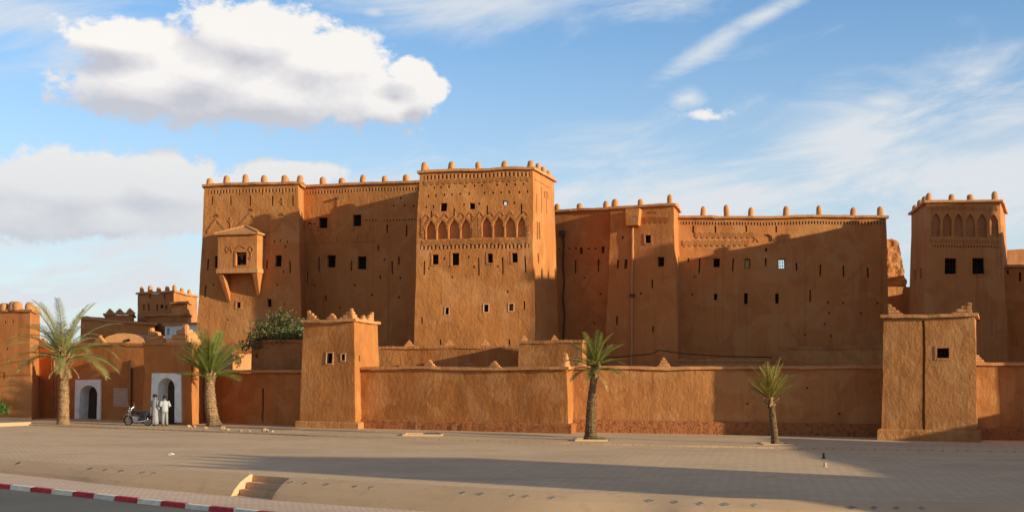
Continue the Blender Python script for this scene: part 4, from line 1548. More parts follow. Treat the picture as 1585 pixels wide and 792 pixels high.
def gate_side():
    g = 'walls beside the arched doors'
    # block with the taller door
    t = Tower('gatehouse', 'projecting adobe gatehouse around the taller white-framed arched door', 'gatehouse',
              tops_from((223, 74.1), (295, 72.5), (312, 75.6), z=zat(534.5, 73.3)), batter=0.02, mat='adobe_smooth')
    doorway(t, (235.5, 577, 282, 651.5), (245, 582.5, 273.5, 660), spring=600)
    t.finish(0.4, copmat='adobe_smooth', out=.08)
    f = t.faces['front']
    mb = MB()
    f.block(mb, 261, 607, 265.5, 610.5, .73, .68)
    mb.build('door_plaque', 'whitewash', t.root)
    fl, fr, br, bl = t.t
    d = (fr - fl).normalized(); rz = math.atan2(d.y, d.x); iw = Vector((-d.y, d.x, 0))
    gable(t.root, wob(fl + d * .35 + iw * .3), rz, 1.25, 1.0, 1)
    gable(t.root, wob(fl + d * 1.0 + iw * .35) , rz, 1.0, .5)
    gable(t.root, wob(fr - d * .5 + iw * .2), rz + math.pi / 2, 1.35, 1.15, 1)
    gable(t.root, wob(fr - d * 1.0 + iw * .3), rz, 1.1, .6)
    gable(t.root, wob(fr.lerp(br, .6) - d * .3), rz + math.pi / 2, 1.1, .7)
    # wall with the lower door
    t = Tower('wall', 'adobe wall around the lower white-framed arched door', 'wall',
              tops_from((50, 81.8), (230, 78.4), (233, 79.9), z=4.78), batter=0.012, mat='adobe_smooth')
    doorway(t, (117.4, 587, 157, 650), (123.5, 594.5, 152.8, 660), spring=611)
    t.finish(0.4, copmat='adobe_smooth', out=.08)
    f = t.faces['front']
    mb = MB(); f.block(mb, 176.5, 600.5, 199, 630, .02, -.03)
    pn = mb.build('notice_panel', 'panel_faded', t.root)
    mb = MB()
    for k in range(4): f.block(mb, 179, 605 + k * 6, 196.5, 606.6 + k * 6, -.032, -.045)
    mb.build('panel_rail', 'plaster_or_lit_edge', pn)
    for x, a, b in ((204.5, 556, 628), (82, 551, 639), (85.5, 552, 639)):
        mb = MB()
        mb.tube([f.pt(*f.uv(x, a + (b - a) * k / 8)) + f.n * .07 for k in range(9)], .05, 6)
        mb.build('drainpipe', 'wood_dark' if x > 100 else 'terracotta', t.root)
    d = (t.t[1] - t.t[0]).normalized(); rz = math.atan2(d.y, d.x)
    gable(t.root, wob(edge_at(t.t[0], t.t[1], 152) + Vector((0, .3, 0))), rz, .85, .55)
    gable(t.root, wob(edge_at(t.t[0], t.t[1], 65) + Vector((0, .3, 0))), rz, .8, .45)
    # bastion at the left edge
    t = Tower('bastion', 'tall adobe bastion at the picture edge beside the curved palm', 'tower',
              tops_from((-70, 79.6), (46.5, 78.0), (62, 82.4), z=zat(483, 78)), batter=0.012, mat='adobe_smooth')
    t.slit(6, 577, 586, 2.6); t.dots([(8.5, 499), (20, 498), (30, 520), (12, 540)], 2.6, 4)
    t.finish(0.5, copmat='adobe_smooth', out=.1)
    fl, fr, br, bl = t.t
    merlons(t.root, fl, fr, (-40, -17, 4, 18, 24), w=.62, h=.5)
    merlons(t.root, fr, br, (), (.2, .75), w=.6, h=.5)
    # low planting bed in front of it, with a shrub
    mb = MB()
    pts = [flat(G(-80, 660, .1)), flat(G(48, 655, .1)), flat(G(48, 646, .1)) + Vector((0, 0, 0)), flat(G(-80, 640, .1))]
    mb.hexa([Vector((p.x, p.y, gz(p.x) - .1)) for p in pts] + [Vector((p.x, p.y, gz(p.x) + .2)) for p in pts])
    tag(mb.build('planting_bed', 'earth'), 'low sandy planting bed under the bastion', 'planter')


def inner_walls():
    g = 'low inner walls behind the outer wall'
    t = Tower('wall', 'rough inner wall under the fig tree', 'wall', tops_from((389, 76.6), (478, 75.2), (480, 76.2), z=zat(531, 76)), batter=.02, mat='adobe_ruin', group=g)
    t.dots([(396, 551)], 4, 6)
    t.finish(.4, copmat='adobe_ruin', out=.04)
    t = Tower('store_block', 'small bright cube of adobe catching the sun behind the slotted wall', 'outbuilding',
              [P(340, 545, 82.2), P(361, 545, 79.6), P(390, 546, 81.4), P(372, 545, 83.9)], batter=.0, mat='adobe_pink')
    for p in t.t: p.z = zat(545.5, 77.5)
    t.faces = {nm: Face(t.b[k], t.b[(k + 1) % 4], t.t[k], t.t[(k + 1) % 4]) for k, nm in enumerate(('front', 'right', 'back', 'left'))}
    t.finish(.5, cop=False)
    t = Tower('wall', 'inner wall with three small stepped merlons below the central tower', 'wall', tops_from((575, 75.6), (812, 73.2), (813, 74), z=zat(539.5, 74.3)), batter=.02, mat='adobe_wall', group=g)
    t.finish(.45, copmat='adobe_ruin', out=.05)
    for px in (632.5, 694.5, 751):
        gable(t.root, wob(edge_at(t.t[0], t.t[1], px)) + Vector((0, .2, 0)), -.1, .66, .42)
    t = Tower('wall', 'lit inner wall with two pointed merlons behind the tall leaning palm', 'wall', tops_from((803, 70.9), (901, 69.6), (907.5, 71.4), z=zat(531, 70.4)), batter=.02, mat='adobe_wall', group=g)
    t.finish(.45, copmat='adobe_ruin', out=.05)
    for px in (811, 858):
        gable(t.root, wob(edge_at(t.t[0], t.t[1], px)) + Vector((0, .2, 0)), -.1, .5, .36)
    t = Tower('wall', 'shaded inner wall at the foot of the long wing', 'wall', tops_from((1205, 76.3), (1368, 75.4), (1369, 76.5), z=zat(540, 76)), batter=.02, mat='adobe_wall', group=g)
    t.finish(.6, copmat='adobe_wall', out=.05)
    t = Tower('wall', 'crumbled low wall between the drainpipe tower and the inner wall', 'wall', tops_from((1050, 75.6), (1206, 75.2), (1207, 76), z=zat(560.5, 75.6)), batter=.02, mat='adobe_ruin', group=g)
    t.finish(.5, copmat='adobe_ruin', out=.03)
    for px in (935, 960, 985):
        pass
    # dark drooping cables
    for pts, lab in (([(925, 553), (960, 552), (1010, 547), (1020, 541.5)], 'thin dark cable rising to the foot of the drainpipe tower'),
                     ([(1020, 541.5), (1060, 547), (1120, 551), (1195, 552.5)], 'thin dark cable sagging along the foot of the long wing')):
        mb = MB()
        mb.tube([P(x, y, 77.6) for x, y in pts], .03, 5)
        tag(mb.build('cable', 'iron'), lab, 'cable')


def far_left():
    g = 'houses far behind the doors'
    t = Tower('tower', 'distant small tower with a row of merlons beside the oriel tower', 'tower',
              tops_from((213, 107), (269, 104.5), (305, 112), z=zat(453, 105)), batter=.02, mat='adobe_smooth', group=g)
    for x, a, b in ((222, 471, 480), (229.5, 469, 481), (243, 470, 480), (257.5, 472, 479), (232, 455, 461), (255, 455, 462)):
        t.slit(x, a, b, 2.6)
    t.win((248, 471, 252.5, 477), surround=False)
    t.finish(.6)
    merlons(t.root, t.t[0], t.t[1], (217.5, 230.5, 243.5, 257, 268.5), w=.36, h=.5)
    merlons(t.root, t.t[1], t.t[2], (284, 295), w=.36, h=.5)
    t = Tower('house', 'stepped house with three pointed merlons left of the distant tower', 'house',
              tops_from((163, 101), (205, 99.5), (207, 106), z=zat(487.5, 100)), batter=.02, mat='adobe_smooth', group=g)
    t.finish(.6)
    for px in (169, 184, 200):
        gable(t.root, edge_at(t.t[0], t.t[1], px) + Vector((0, .2, 0)), -.1, .8, .42)
    t = Tower('house', 'long low house with a sloping parapet below the distant tower', 'house',
              [P(125, 494, 98.5), P(240, 504, 96), P(242, 503, 101), P(127, 493, 103)], batter=.01, mat='adobe_smooth', group=g)
    t.finish(.6)
    t = Tower('house', 'shaded house block in front of the distant tower', 'house',
              tops_from((226, 100), (290, 98), (294, 102), z=zat(489, 99)), batter=.01, mat='adobe_smooth', group=g)
    t.finish(.6)
    merlons(t.root, t.t[1], t.t[2], (), (.0, .6), w=.4, h=.4)
    t = Tower('house', 'upper block casting shade on the distant tower', 'house',
              tops_from((266, 102.5), (289, 101.8), (296, 104), z=zat(470, 102.2)), batter=.0, mat='adobe_smooth', group=g)
    t.finish(.6)
    t = Tower('house', 'whitewashed house front with a dark arched opening beside the oriel tower', 'house',
              tops_from((255, 93.5), (318, 91.5), (320, 96), z=zat(503, 92)), batter=.0, mat='whitewash', group=g)
    t.hole((275, 511, 291, 530), .8); t.slit(260, 508, 518, 4)
    t.finish(.6)
    f = t.faces['front']
    mb = MB(); f.block(mb, 275, 511, 291, 530, .79, .75)
    mb.build('doorway', 'void', t.root)
    # vaulted roof behind the lower door
    mb = MB()
    c = P(199, 534, 88)
    rings = []
    for k in range(13):
        a = math.pi * k / 12
        rings.append([c + Vector((-math.cos(a) * 1.5, y, math.sin(a) ** .8 * .88 - .1)) + noise.noise_vector(Vector((k, y, 0))) * .03 for y in (-1.2, 0, 1.5, 3.0)])
    o = len(mb.v)
    for r in rings: mb.v += r
    for i in range(12):
        for j in range(3):
            mb.f.append((i * 4 + j, i * 4 + j + 1, i * 4 + j + 5, i * 4 + j + 4))
    mb.f.append(tuple(i * 4 for i in range(13)))
    mb.f.append(tuple(i * 4 + 3 for i in reversed(range(13))))
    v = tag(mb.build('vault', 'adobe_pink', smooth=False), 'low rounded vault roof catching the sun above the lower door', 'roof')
    mb = MB(); mb.tube([P(199, 526, 86.85), P(199, 526, 86.6)], .1, 8); mb.build('vent', 'void', v)


def street_side():
    """the rest of the quarter on the sun's side; it throws the long shadows over the square"""
    def blk(name, lab, x0, x1, y0, y1, z, mat='adobe_smooth'):
        t = Tower(name, lab, 'building', [Vector((x0, y0, z)), Vector((x1, y0, z)), Vector((x1, y1, z)), Vector((x0, y1, z))], batter=.02, mat=mat, group='houses east of the square')
        f = t.faces['left']
        n = int((y1 - y0) / 2.5)
        for k in range(n):
            for zz in (2.2, 5.4, 9.0, 12.5):
                if zz + 1.5 < z:
                    u = (k + .5) / n
                    t.holes['left'].append((u - .35 / f.L, u + .35 / f.L, (zz + .5) / f.H, (zz + 1.6) / f.H, .4))
        t.finish(1.0)
        if name == 'wall': return
        merlons(t.root, t.t[3], t.t[0], (), [k / 4 for k in range(5)], w=.42, h=.6)
        merlons(t.root, t.t[0], t.t[1], (), [k / 3 for k in range(1, 4)], w=.42, h=.6)
    blk('tower', 'tall adobe tower on the sunny side of the square, out of the picture', 35, 43, 57, 65, 16.0)
    blk('house', 'lower adobe house behind the tall tower on the sunny side, out of the picture', 35.4, 43, 65.2, 72, 12.6)
    blk('house', 'three storey adobe house by the bend of the road, out of the picture', 35, 43, 16.9, 22.7, 9.6)
    blk('wall', 'high adobe garden wall on the sunny side of the square, out of the picture', 35, 36.2, 22.9, 50, 4.8)
    blk('wall', 'low adobe wall end before the tall tower, out of the picture', 35, 36.2, 50.2, 56.6, 3.4)


outer_walls(); gate_side(); inner_walls(); far_left(); street_side()


# ------------------------------------------------------------------ palms, tree, shrubs
def frond_mesh(name, mat, L, a0, a1, n=46, leaf=0.34, seed=0, width=0.034, stiff=1.0, spread=0.0):
    """pinnate frond from the origin along +x; a0/a1: start and end elevation (degrees)"""
    rnd = random.Random(seed)
    mb = MB()
    pts = [Vector((0, 0, 0))]
    S = 14
    for k in range(S):
        a = R(a0 + (a1 - a0) * (k / (S - 1)) ** 1.3)
        pts.append(pts[-1] + Vector((math.cos(a), 0, math.sin(a))) * (L / S))
    mb.tube(pts, [0.035 * (1 - .85 * k / S) + .004 for k in range(S + 1)], 4)
    for k in range(n):
        q = 0.14 + 0.86 * k / (n - 1)
        i = min(S - 1, int(q * S))
        p = pts[i].lerp(pts[i + 1], q * S - i)
        d = (pts[i + 1] - pts[i]).normalized()
        up = Vector((-d.z, 0, d.x))
        ll = leaf * (0.45 + 0.75 * math.sin(math.pi * min(1, q * .9 + .08)) ** .7) * rnd.uniform(.85, 1.12)
        for sd in (-1, 1):
            fwd = 0.75 + .35 * q + rnd.uniform(-.12, .12) - spread
            v = (d * fwd + Vector((0, sd, 0)) * 0.85 + up * (0.30 * stiff + rnd.uniform(-.18, .16))).normalized()
            tip = p + v * ll - Vector((0, 0, .10 * ll * (1.3 - stiff)))
            w = d * width
            mid = p.lerp(tip, .45) + up * .012
            mb.add([p - w * .5, mid - w * .55, tip, mid + w * .55, p + w * .5], [(0, 1, 3, 4), (1, 2, 3)])
    me = mb.mesh(name, mat)
    return me


def palm(label, base, top, r0, r1, mat, tiers, boots=20, dead=0, seed=1, trunk_curve=0.0, ring=0.12, group='palms along the square', fw=.034, fn=46, spread=0.0, tm='palm_trunk', bs=1.0):
    rnd = random.Random(seed)
    root = thing('palm_tree', label, 'palm tree', base, group)
    # trunk with ringed leaf scars
    mb = MB()
    n = max(10, int((top - base).length / ring))
    pts, rad = [], []
    for k in range(n + 1):
        q = k / n
        p = base.lerp(top, q)
        p.x += math.sin(q * math.pi) * trunk_curve
        r = r0 + (r1 - r0) * q
        if q < .08: r *= 1.25 - q * 3
        for dz, s in ((0, 1.0), (ring * .55, 1.13), (ring * .62, .97)):
            if k == n and dz: continue
            pts.append(p + Vector((0, 0, dz))); rad.append(r * s * rnd.uniform(.95, 1.05))
    pts.insert(0, base - Vector((0, 0, .3))); rad.insert(0, r0 * 1.3)
    mb.tube(pts, rad, 14)
    for v in mb.v:
        v += noise.noise_vector(v * 5) * .02
    mb.build('trunk', tm, root, org=base)
    # stubs of cut fronds under the crown
    m = MB()
    m.hexa([Vector((0, -.06, -.03)), Vector((.3, -.035, .12)), Vector((.3, .035, .12)), Vector((0, .06, -.03)), Vector((0, -.05, .05)), Vector((.3, -.03, .16)), Vector((.3, .03, .16)), Vector((0, .05, .05))])
    stub = m.mesh('leaf_base', 'palm_boot')
    for k in range(boots):
        a = k * 2.4
        z = -0.62 + .75 * k / boots
        s = rnd.uniform(.8, 1.35) * bs
        place(stub, 'leaf_base', top + Vector((math.cos(a) * r1 * .8, math.sin(a) * r1 * .8, z)), root, rot=(0, rnd.uniform(-.75, -.1), a), sc=(s, s, s))
    # fronds in tiers: (count, start angle, end angle, length, leaf length)
    k = 0
    for ti, (cnt, a0, a1, L, leaf_, st) in enumerate(tiers):
        var = [frond_mesh('frond', mat, L * rnd.uniform(.92, 1.06), a0 + rnd.uniform(-7, 7), a1 + rnd.uniform(-12, 12), leaf=leaf_, seed=seed * 100 + ti * 10 + j, stiff=st, width=fw, n=fn, spread=spread) for j in range(3)]
        for c in range(cnt):
            a = k * 2.39996 + rnd.uniform(-.2, .2)
            k += 1
            off = Vector((math.cos(a), math.sin(a), 0)) * r1 * .55
            place(var[c % 3], 'frond', top + off + Vector((0, 0, .10 * ti + .02 - .2)), root, rot=(rnd.uniform(-.25, .25), rnd.uniform(-.08, .08), a), sc=(rnd.uniform(.9, 1.08),) * 3)
    if dead:
        var = [frond_mesh('dry_frond', 'palm_boot', .9, -30, -75, n=16, leaf=.2, seed=900 + seed, stiff=.4)]
        for c in range(dead):
            a = c * 2.4 + .7
            place(var[0], 'dry_frond', top + Vector((math.cos(a) * r1, math.sin(a) * r1, -.45)), root, rot=(0, 0, a))
    return root


def gp(px, py, zoff=0.0):
    return G(px, py, zoff)


def greenery():
    b = gp(98, 656, .07)
    palm('tall palm with long drooping grey-green fronds before the lower arched door', b, Vector((P(98.5, 553, b.y).x, b.y, P(98, 553, b.y).z)), .30, .24, 'frond_grey',
         [(11, 26, -46, 3.1, .5, .4), (12, 44, -30, 3.4, .52, .45), (9, 60, -8, 3.4, .5, .55), (7, 80, 40, 3.4, .44, .75)], 38, 8, 3, .02, .11, bs=1.5)
    b = gp(331, 659, .07)
    palm('leaning palm with stiff upright green fronds beside the taller arched door', b, Vector((P(325, 577, b.y).x, b.y, P(325, 577, b.y).z)), .34, .25, 'frond_green',
         [(9, 12, -14, 1.8, .42, .7), (13, 38, 20, 2.2, .42, .8), (15, 58, 44, 2.35, .42, .8), (10, 78, 70, 2.4, .38, .8)], 14, 0, 5, -.1, .13, fw=.026, fn=40, spread=.15)
    b = gp(914, 681, .07)
    palm('slender leaning palm with a dark shaggy trunk before the middle of the wall', b, Vector((P(922, 566, b.y).x, b.y, P(922, 566, b.y).z)), .27, .135, 'frond_deep',
         [(10, 10, -45, 1.3, .27, .35), (11, 34, -14, 1.5, .28, .4), (10, 56, 20, 1.6, .27, .5), (7, 80, 52, 1.6, .26, .6)], 22, 4, 7, -.06, .09, fw=.015, fn=38, spread=.4, tm='palm_trunk_dark')
    b = gp(1200, 688, .03)
    palm('short thin palm with yellow upright fronds before the shaded wall', b, Vector((P(1192.5, 610, b.y).x, b.y, P(1192, 610, b.y).z)), .17, .12, 'frond_yellow',
         [(10, 40, 14, 1.2, .26, .5), (12, 56, 30, 1.4, .26, .55), (10, 74, 56, 1.5, .25, .6)], 14, 0, 9, .0, .09, fw=.015, fn=36, spread=.3, tm='palm_trunk_dark')
    # fig tree behind the wall
    base = P(436, 566, 77.1); base.z = -.1
    root = thing('fig_tree', 'spreading dark green fig tree behind the slotted wall', 'tree', base)
    rnd = random.Random(21)
    tips = []
    fork = P(436, 541, 77.1)
    mb = MB()
    mb.tube([base, base.lerp(fork, .5) + Vector((.1, 0, 0)), fork], [.16, .13, .11], 7)
    mb.build('trunk', 'bark', root)
    ends = [(392, 512), (405, 497), (420, 488), (436, 482), (452, 486), (466, 497), (400, 525), (462, 515), (444, 500), (415, 508), (384, 524), (472, 510), (378, 532), (455, 530), (424, 526), (440, 516)]
    for i, (x, y) in enumerate(ends):
        e = P(x, y + 4, 77.1 + rnd.uniform(-1.6, 1.0))
        c1 = fork.lerp(e, .4) + Vector((rnd.uniform(-.2, .2), rnd.uniform(-.2, .2), rnd.uniform(-.05, .25)))
        mb = MB()
        mb.tube([fork, c1, fork.lerp(e, .75) + Vector((0, 0, .12)), e], [.06, .045, .03, .012], 5)
        mb.build('limb', 'bark', root)
        tips += [e, fork.lerp(e, .75) + Vector((0, 0, .12)), c1.lerp(e, .3), fork.lerp(e, .9)]
    mb = MB()
    for tp in tips:
        cl = rnd.randint(12, 75)
        for _ in range(cl):
            d = Vector((rnd.gauss(0, 1), rnd.gauss(0, 1), rnd.gauss(0, .75)))
            c = tp + d * .25
            s = rnd.uniform(.05, .105)
            ax = Vector((rnd.uniform(-1, 1), rnd.uniform(-1, 1), rnd.uniform(-.3, 1))).normalized()
            u = ax.orthogonal().normalized(); w = ax.cross(u)
            a = rnd.uniform(0, 6.28)
            u, w = u * math.cos(a) + w * math.sin(a), w * math.cos(a) - u * math.sin(a)
            mb.add([c - u * s, c + w * s * .6, c + u * s * 1.15, c - w * s * .6], [(0, 1, 2, 3)])
    tag(mb.build('crown', 'fig_leaf', root), kind='stuff')
    # shrub at the left edge
    base = P(-9, 642, 76.0); base.z = gz(base.x) + .25
    root = thing('shrub', 'green shrub at the picture edge under the bastion', 'shrub', base)
    mb = MB()
    for k in range(7):
        a = k * .9
        mb.tube([base, base + Vector((math.cos(a) * .3, math.sin(a) * .3, .5)), base + Vector((math.cos(a) * .55, math.sin(a) * .5, .85))], [.025, .018, .008], 4)
    mb.build('stem', 'bark', root)
    mb = MB()
    for _ in range(2600):
        th, ph = rnd.uniform(0, 6.28), math.acos(rnd.uniform(-.2, 1))
        r = rnd.uniform(.35, 1) ** .6 * .75 * (1 + .25 * noise.noise(Vector((math.cos(th) * 2, math.sin(th) * 2, ph * 2))))
        c = base + Vector((math.cos(th) * math.sin(ph) * r * 1.1, math.sin(th) * math.sin(ph) * r, .35 + math.cos(ph) * r))
        s = rnd.uniform(.03, .07)
        ax = Vector((rnd.uniform(-1, 1), rnd.uniform(-1, 1), rnd.uniform(-.2, 1))).normalized()
        u = ax.orthogonal().normalized(); w = ax.cross(u)
        mb.add([c - u * s, c + w * s * .5, c + u * s * 1.4, c - w * s * .5], [(0, 1, 2, 3)])
    tag(mb.build('foliage', 'shrub_leaf', root), kind='stuff')
    # grass tuft at the foot of the slender palm
    c0 = gp(930, 681.5, .07)
    mb = MB()
    for _ in range(260):
        c = c0 + Vector((rnd.gauss(-.15, .22), rnd.gauss(0, .14), 0))
        d = Vector((rnd.gauss(0, .07), rnd.gauss(0, .07), rnd.uniform(.08, .24)))
        mb.add([c, c + Vector((.016, 0, 0)), c + d], [(0, 1, 2)])
    tag(mb.build('grass', 'shrub_leaf'), 'small tuft of grass at the foot of the slender palm', 'grass', kind='stuff')


greenery()


# ------------------------------------------------------------------ street furniture and small things
def tree_pit(label, px, py, w, d, zoff, filled=True):
    c = gp(px, py, zoff)
    root = thing('tree_pit', label, 'tree pit', c, 'tree pits by the wall')
    for dx, dy, sx, sy in ((0, -d / 2, w, .1), (0, d / 2, w, .1), (-w / 2 + .05, 0, .1, d - .1), (w / 2 - .05, 0, .1, d - .1)):
        mb = MB()
        mb.box(c + Vector((dx, dy, .03)), sx, sy, .1)
        mb.build('edging', 'concrete', root)
    mb = MB()
    n = 8
    for j in range(n + 1):
        for i in range(n + 1):
            p = c + Vector(((i / n - .5) * (w - .12), (j / n - .5) * (d - .12), .012))
            p.z += noise.noise(p * 4) * .012
            mb.v.append(p)
    for j in range(n):
        for i in range(n):
            a = j * (n + 1) + i
            mb.f.append((a, a + 1, a + n + 2, a + n + 1))
    mb.build('soil', 'earth', root)


def small_things():
    tree_pit('square kerbed pit around the slender palm', 914, 681, 1.5, 1.5, .07)
    tree_pit('square kerbed pit around the short thin palm', 1200, 688, 1.35, 1.3, .03)
    tree_pit('empty kerbed tree pit before the forward stretch of wall', 655, 673, 1.9, 1.6, .07)
    # low post with cap and its neighbour on the square
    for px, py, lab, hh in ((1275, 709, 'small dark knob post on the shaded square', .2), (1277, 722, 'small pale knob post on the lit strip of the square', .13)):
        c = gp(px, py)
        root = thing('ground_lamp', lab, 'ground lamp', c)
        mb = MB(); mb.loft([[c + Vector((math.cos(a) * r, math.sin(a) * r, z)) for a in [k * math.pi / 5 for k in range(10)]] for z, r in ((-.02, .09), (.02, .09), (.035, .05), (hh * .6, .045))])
        mb.build('base', 'iron' if px == 1275 else 'plaster_or_lit_edge', root)
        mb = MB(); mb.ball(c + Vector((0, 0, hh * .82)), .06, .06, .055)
        mb.build('globe', 'iron' if px == 1275 else 'plaster_or_lit_edge', root)
    # scrap of paper
    c = gp(265, 704)
    mb = MB()
    q = [(-.2, -.12, .02), (.02, -.16, .10), (.22, -.05, .03), (.16, .14, .09), (-.06, .12, .02), (-.17, .06, .12)]
    mb.add([c + Vector(p) for p in q] + [c + Vector((0, 0, .14)), c + Vector((0, 0, .0))], [(0, 1, 6), (1, 2, 6), (2, 3, 6), (3, 4, 6), (4, 5, 6), (5, 0, 6), (1, 0, 7), (2, 1, 7), (3, 2, 7), (4, 3, 7), (5, 4, 7), (0, 5, 7)])
    for v in mb.v: v.xyz = c + (v - c) * .6
    tag(mb.build('paper_scrap', 'white_scrap'), 'crumpled white scrap lying on the square', 'litter')
    # stones lying along the pavement edge by the leaning palm
    rnd = random.Random(4)
    spots = [(292, 661.5, .28), (301, 661, .2), (318, 663.5, .26), (345, 664, .3), (352, 666, .22), (372, 667, .2), (410, 668, .34), (420, 668.5, .22), (296, 663, .15), (386, 667.5, .16)]
    wher = ['large stone by the gatehouse corner', 'smaller stone beside the gatehouse corner stone', 'stone just left of the leaning palm foot', 'large stone just right of the leaning palm foot', 'stone on the pavement edge right of the leaning palm',
            'small stone below the tall slot of the wall, left one', 'largest stone below the tall slot of the wall', 'stone right of the largest stone below the slot', 'smallest stone by the gatehouse corner', 'smallest stone below the tall slot of the wall']
    for (px, py, s), lab in zip(spots, wher):
        c = gp(px, py, .07)
        me = MB(); me.ball((0, 0, 0), 1, .8, .6, 9, 6)
        for v in me.v: v += noise.noise_vector(v * 1.3 + Vector((px, 0, 0))) * .35
        m = me.mesh('stone', 'pebble')
        o = place(m, 'stone', c + Vector((0, 0, s * .2)), None, rnd.uniform(0, 3), (s * .6, s * .6, s * .6))
        tag(o, lab, 'stone', 'stones along the pavement edge')


small_things()


# ------------------------------------------------------------------ people
def skin_body(name, mat, joints, bones, root_i, parent, org):
    me = bpy.data.meshes.new(name)
    me.from_pydata([j[0] for j in joints], bones and [tuple(b) for b in bones], [])
    o = place(me, name, org, parent)
    me.materials.append(MATS[mat])
    md = o.modifiers.new('Skin', 'SKIN')
    md.use_smooth_shade = True
    for i, j in enumerate(joints):
        me.skin_vertices[0].data[i].radius = (j[1], j[2] if len(j) > 2 else j[1])
        me.skin_vertices[0].data[i].use_root = (i == root_i)
    sd = o.modifiers.new('Subdivision', 'SUBSURF')
    sd.levels = 2; sd.render_levels = 2
    return o


def limb(mb, pts, rad, n=10):
    mb.tube(pts, rad, n)


def hand(mb, wrist, d, side, s=1.0):
    """palm and five curled fingers"""
    d = d.normalized()
    x = side.normalized()
    nrm = d.cross(x).normalized()
    p1 = wrist + d * .085 * s
    mb.hexa([wrist - x * .025 - nrm * .012, wrist + x * .025 - nrm * .012, wrist + x * .025 + nrm * .012, wrist - x * .025 + nrm * .012,
             p1 - x * .042 - nrm * .013, p1 + x * .042 - nrm * .013, p1 + x * .042 + nrm * .013, p1 - x * .042 + nrm * .013])
    for k, (off, L) in enumerate(((-.031, .075), (-.011, .085), (.011, .08), (.031, .06))):
        a = p1 + x * off
        b = a + d * L * .5 + nrm * .008
        mb.tube([a - d * .01, b, b + d * L * .32 + nrm * .025, b + d * L * .3 + nrm * .05], [.0095, .009, .008, .006], 6)
    a = wrist + d * .03 - x * .03
    mb.tube([a, a - x * .022 + d * .03 + nrm * .008, a - x * .024 + d * .065 + nrm * .025], [.012, .010, .007], 6)


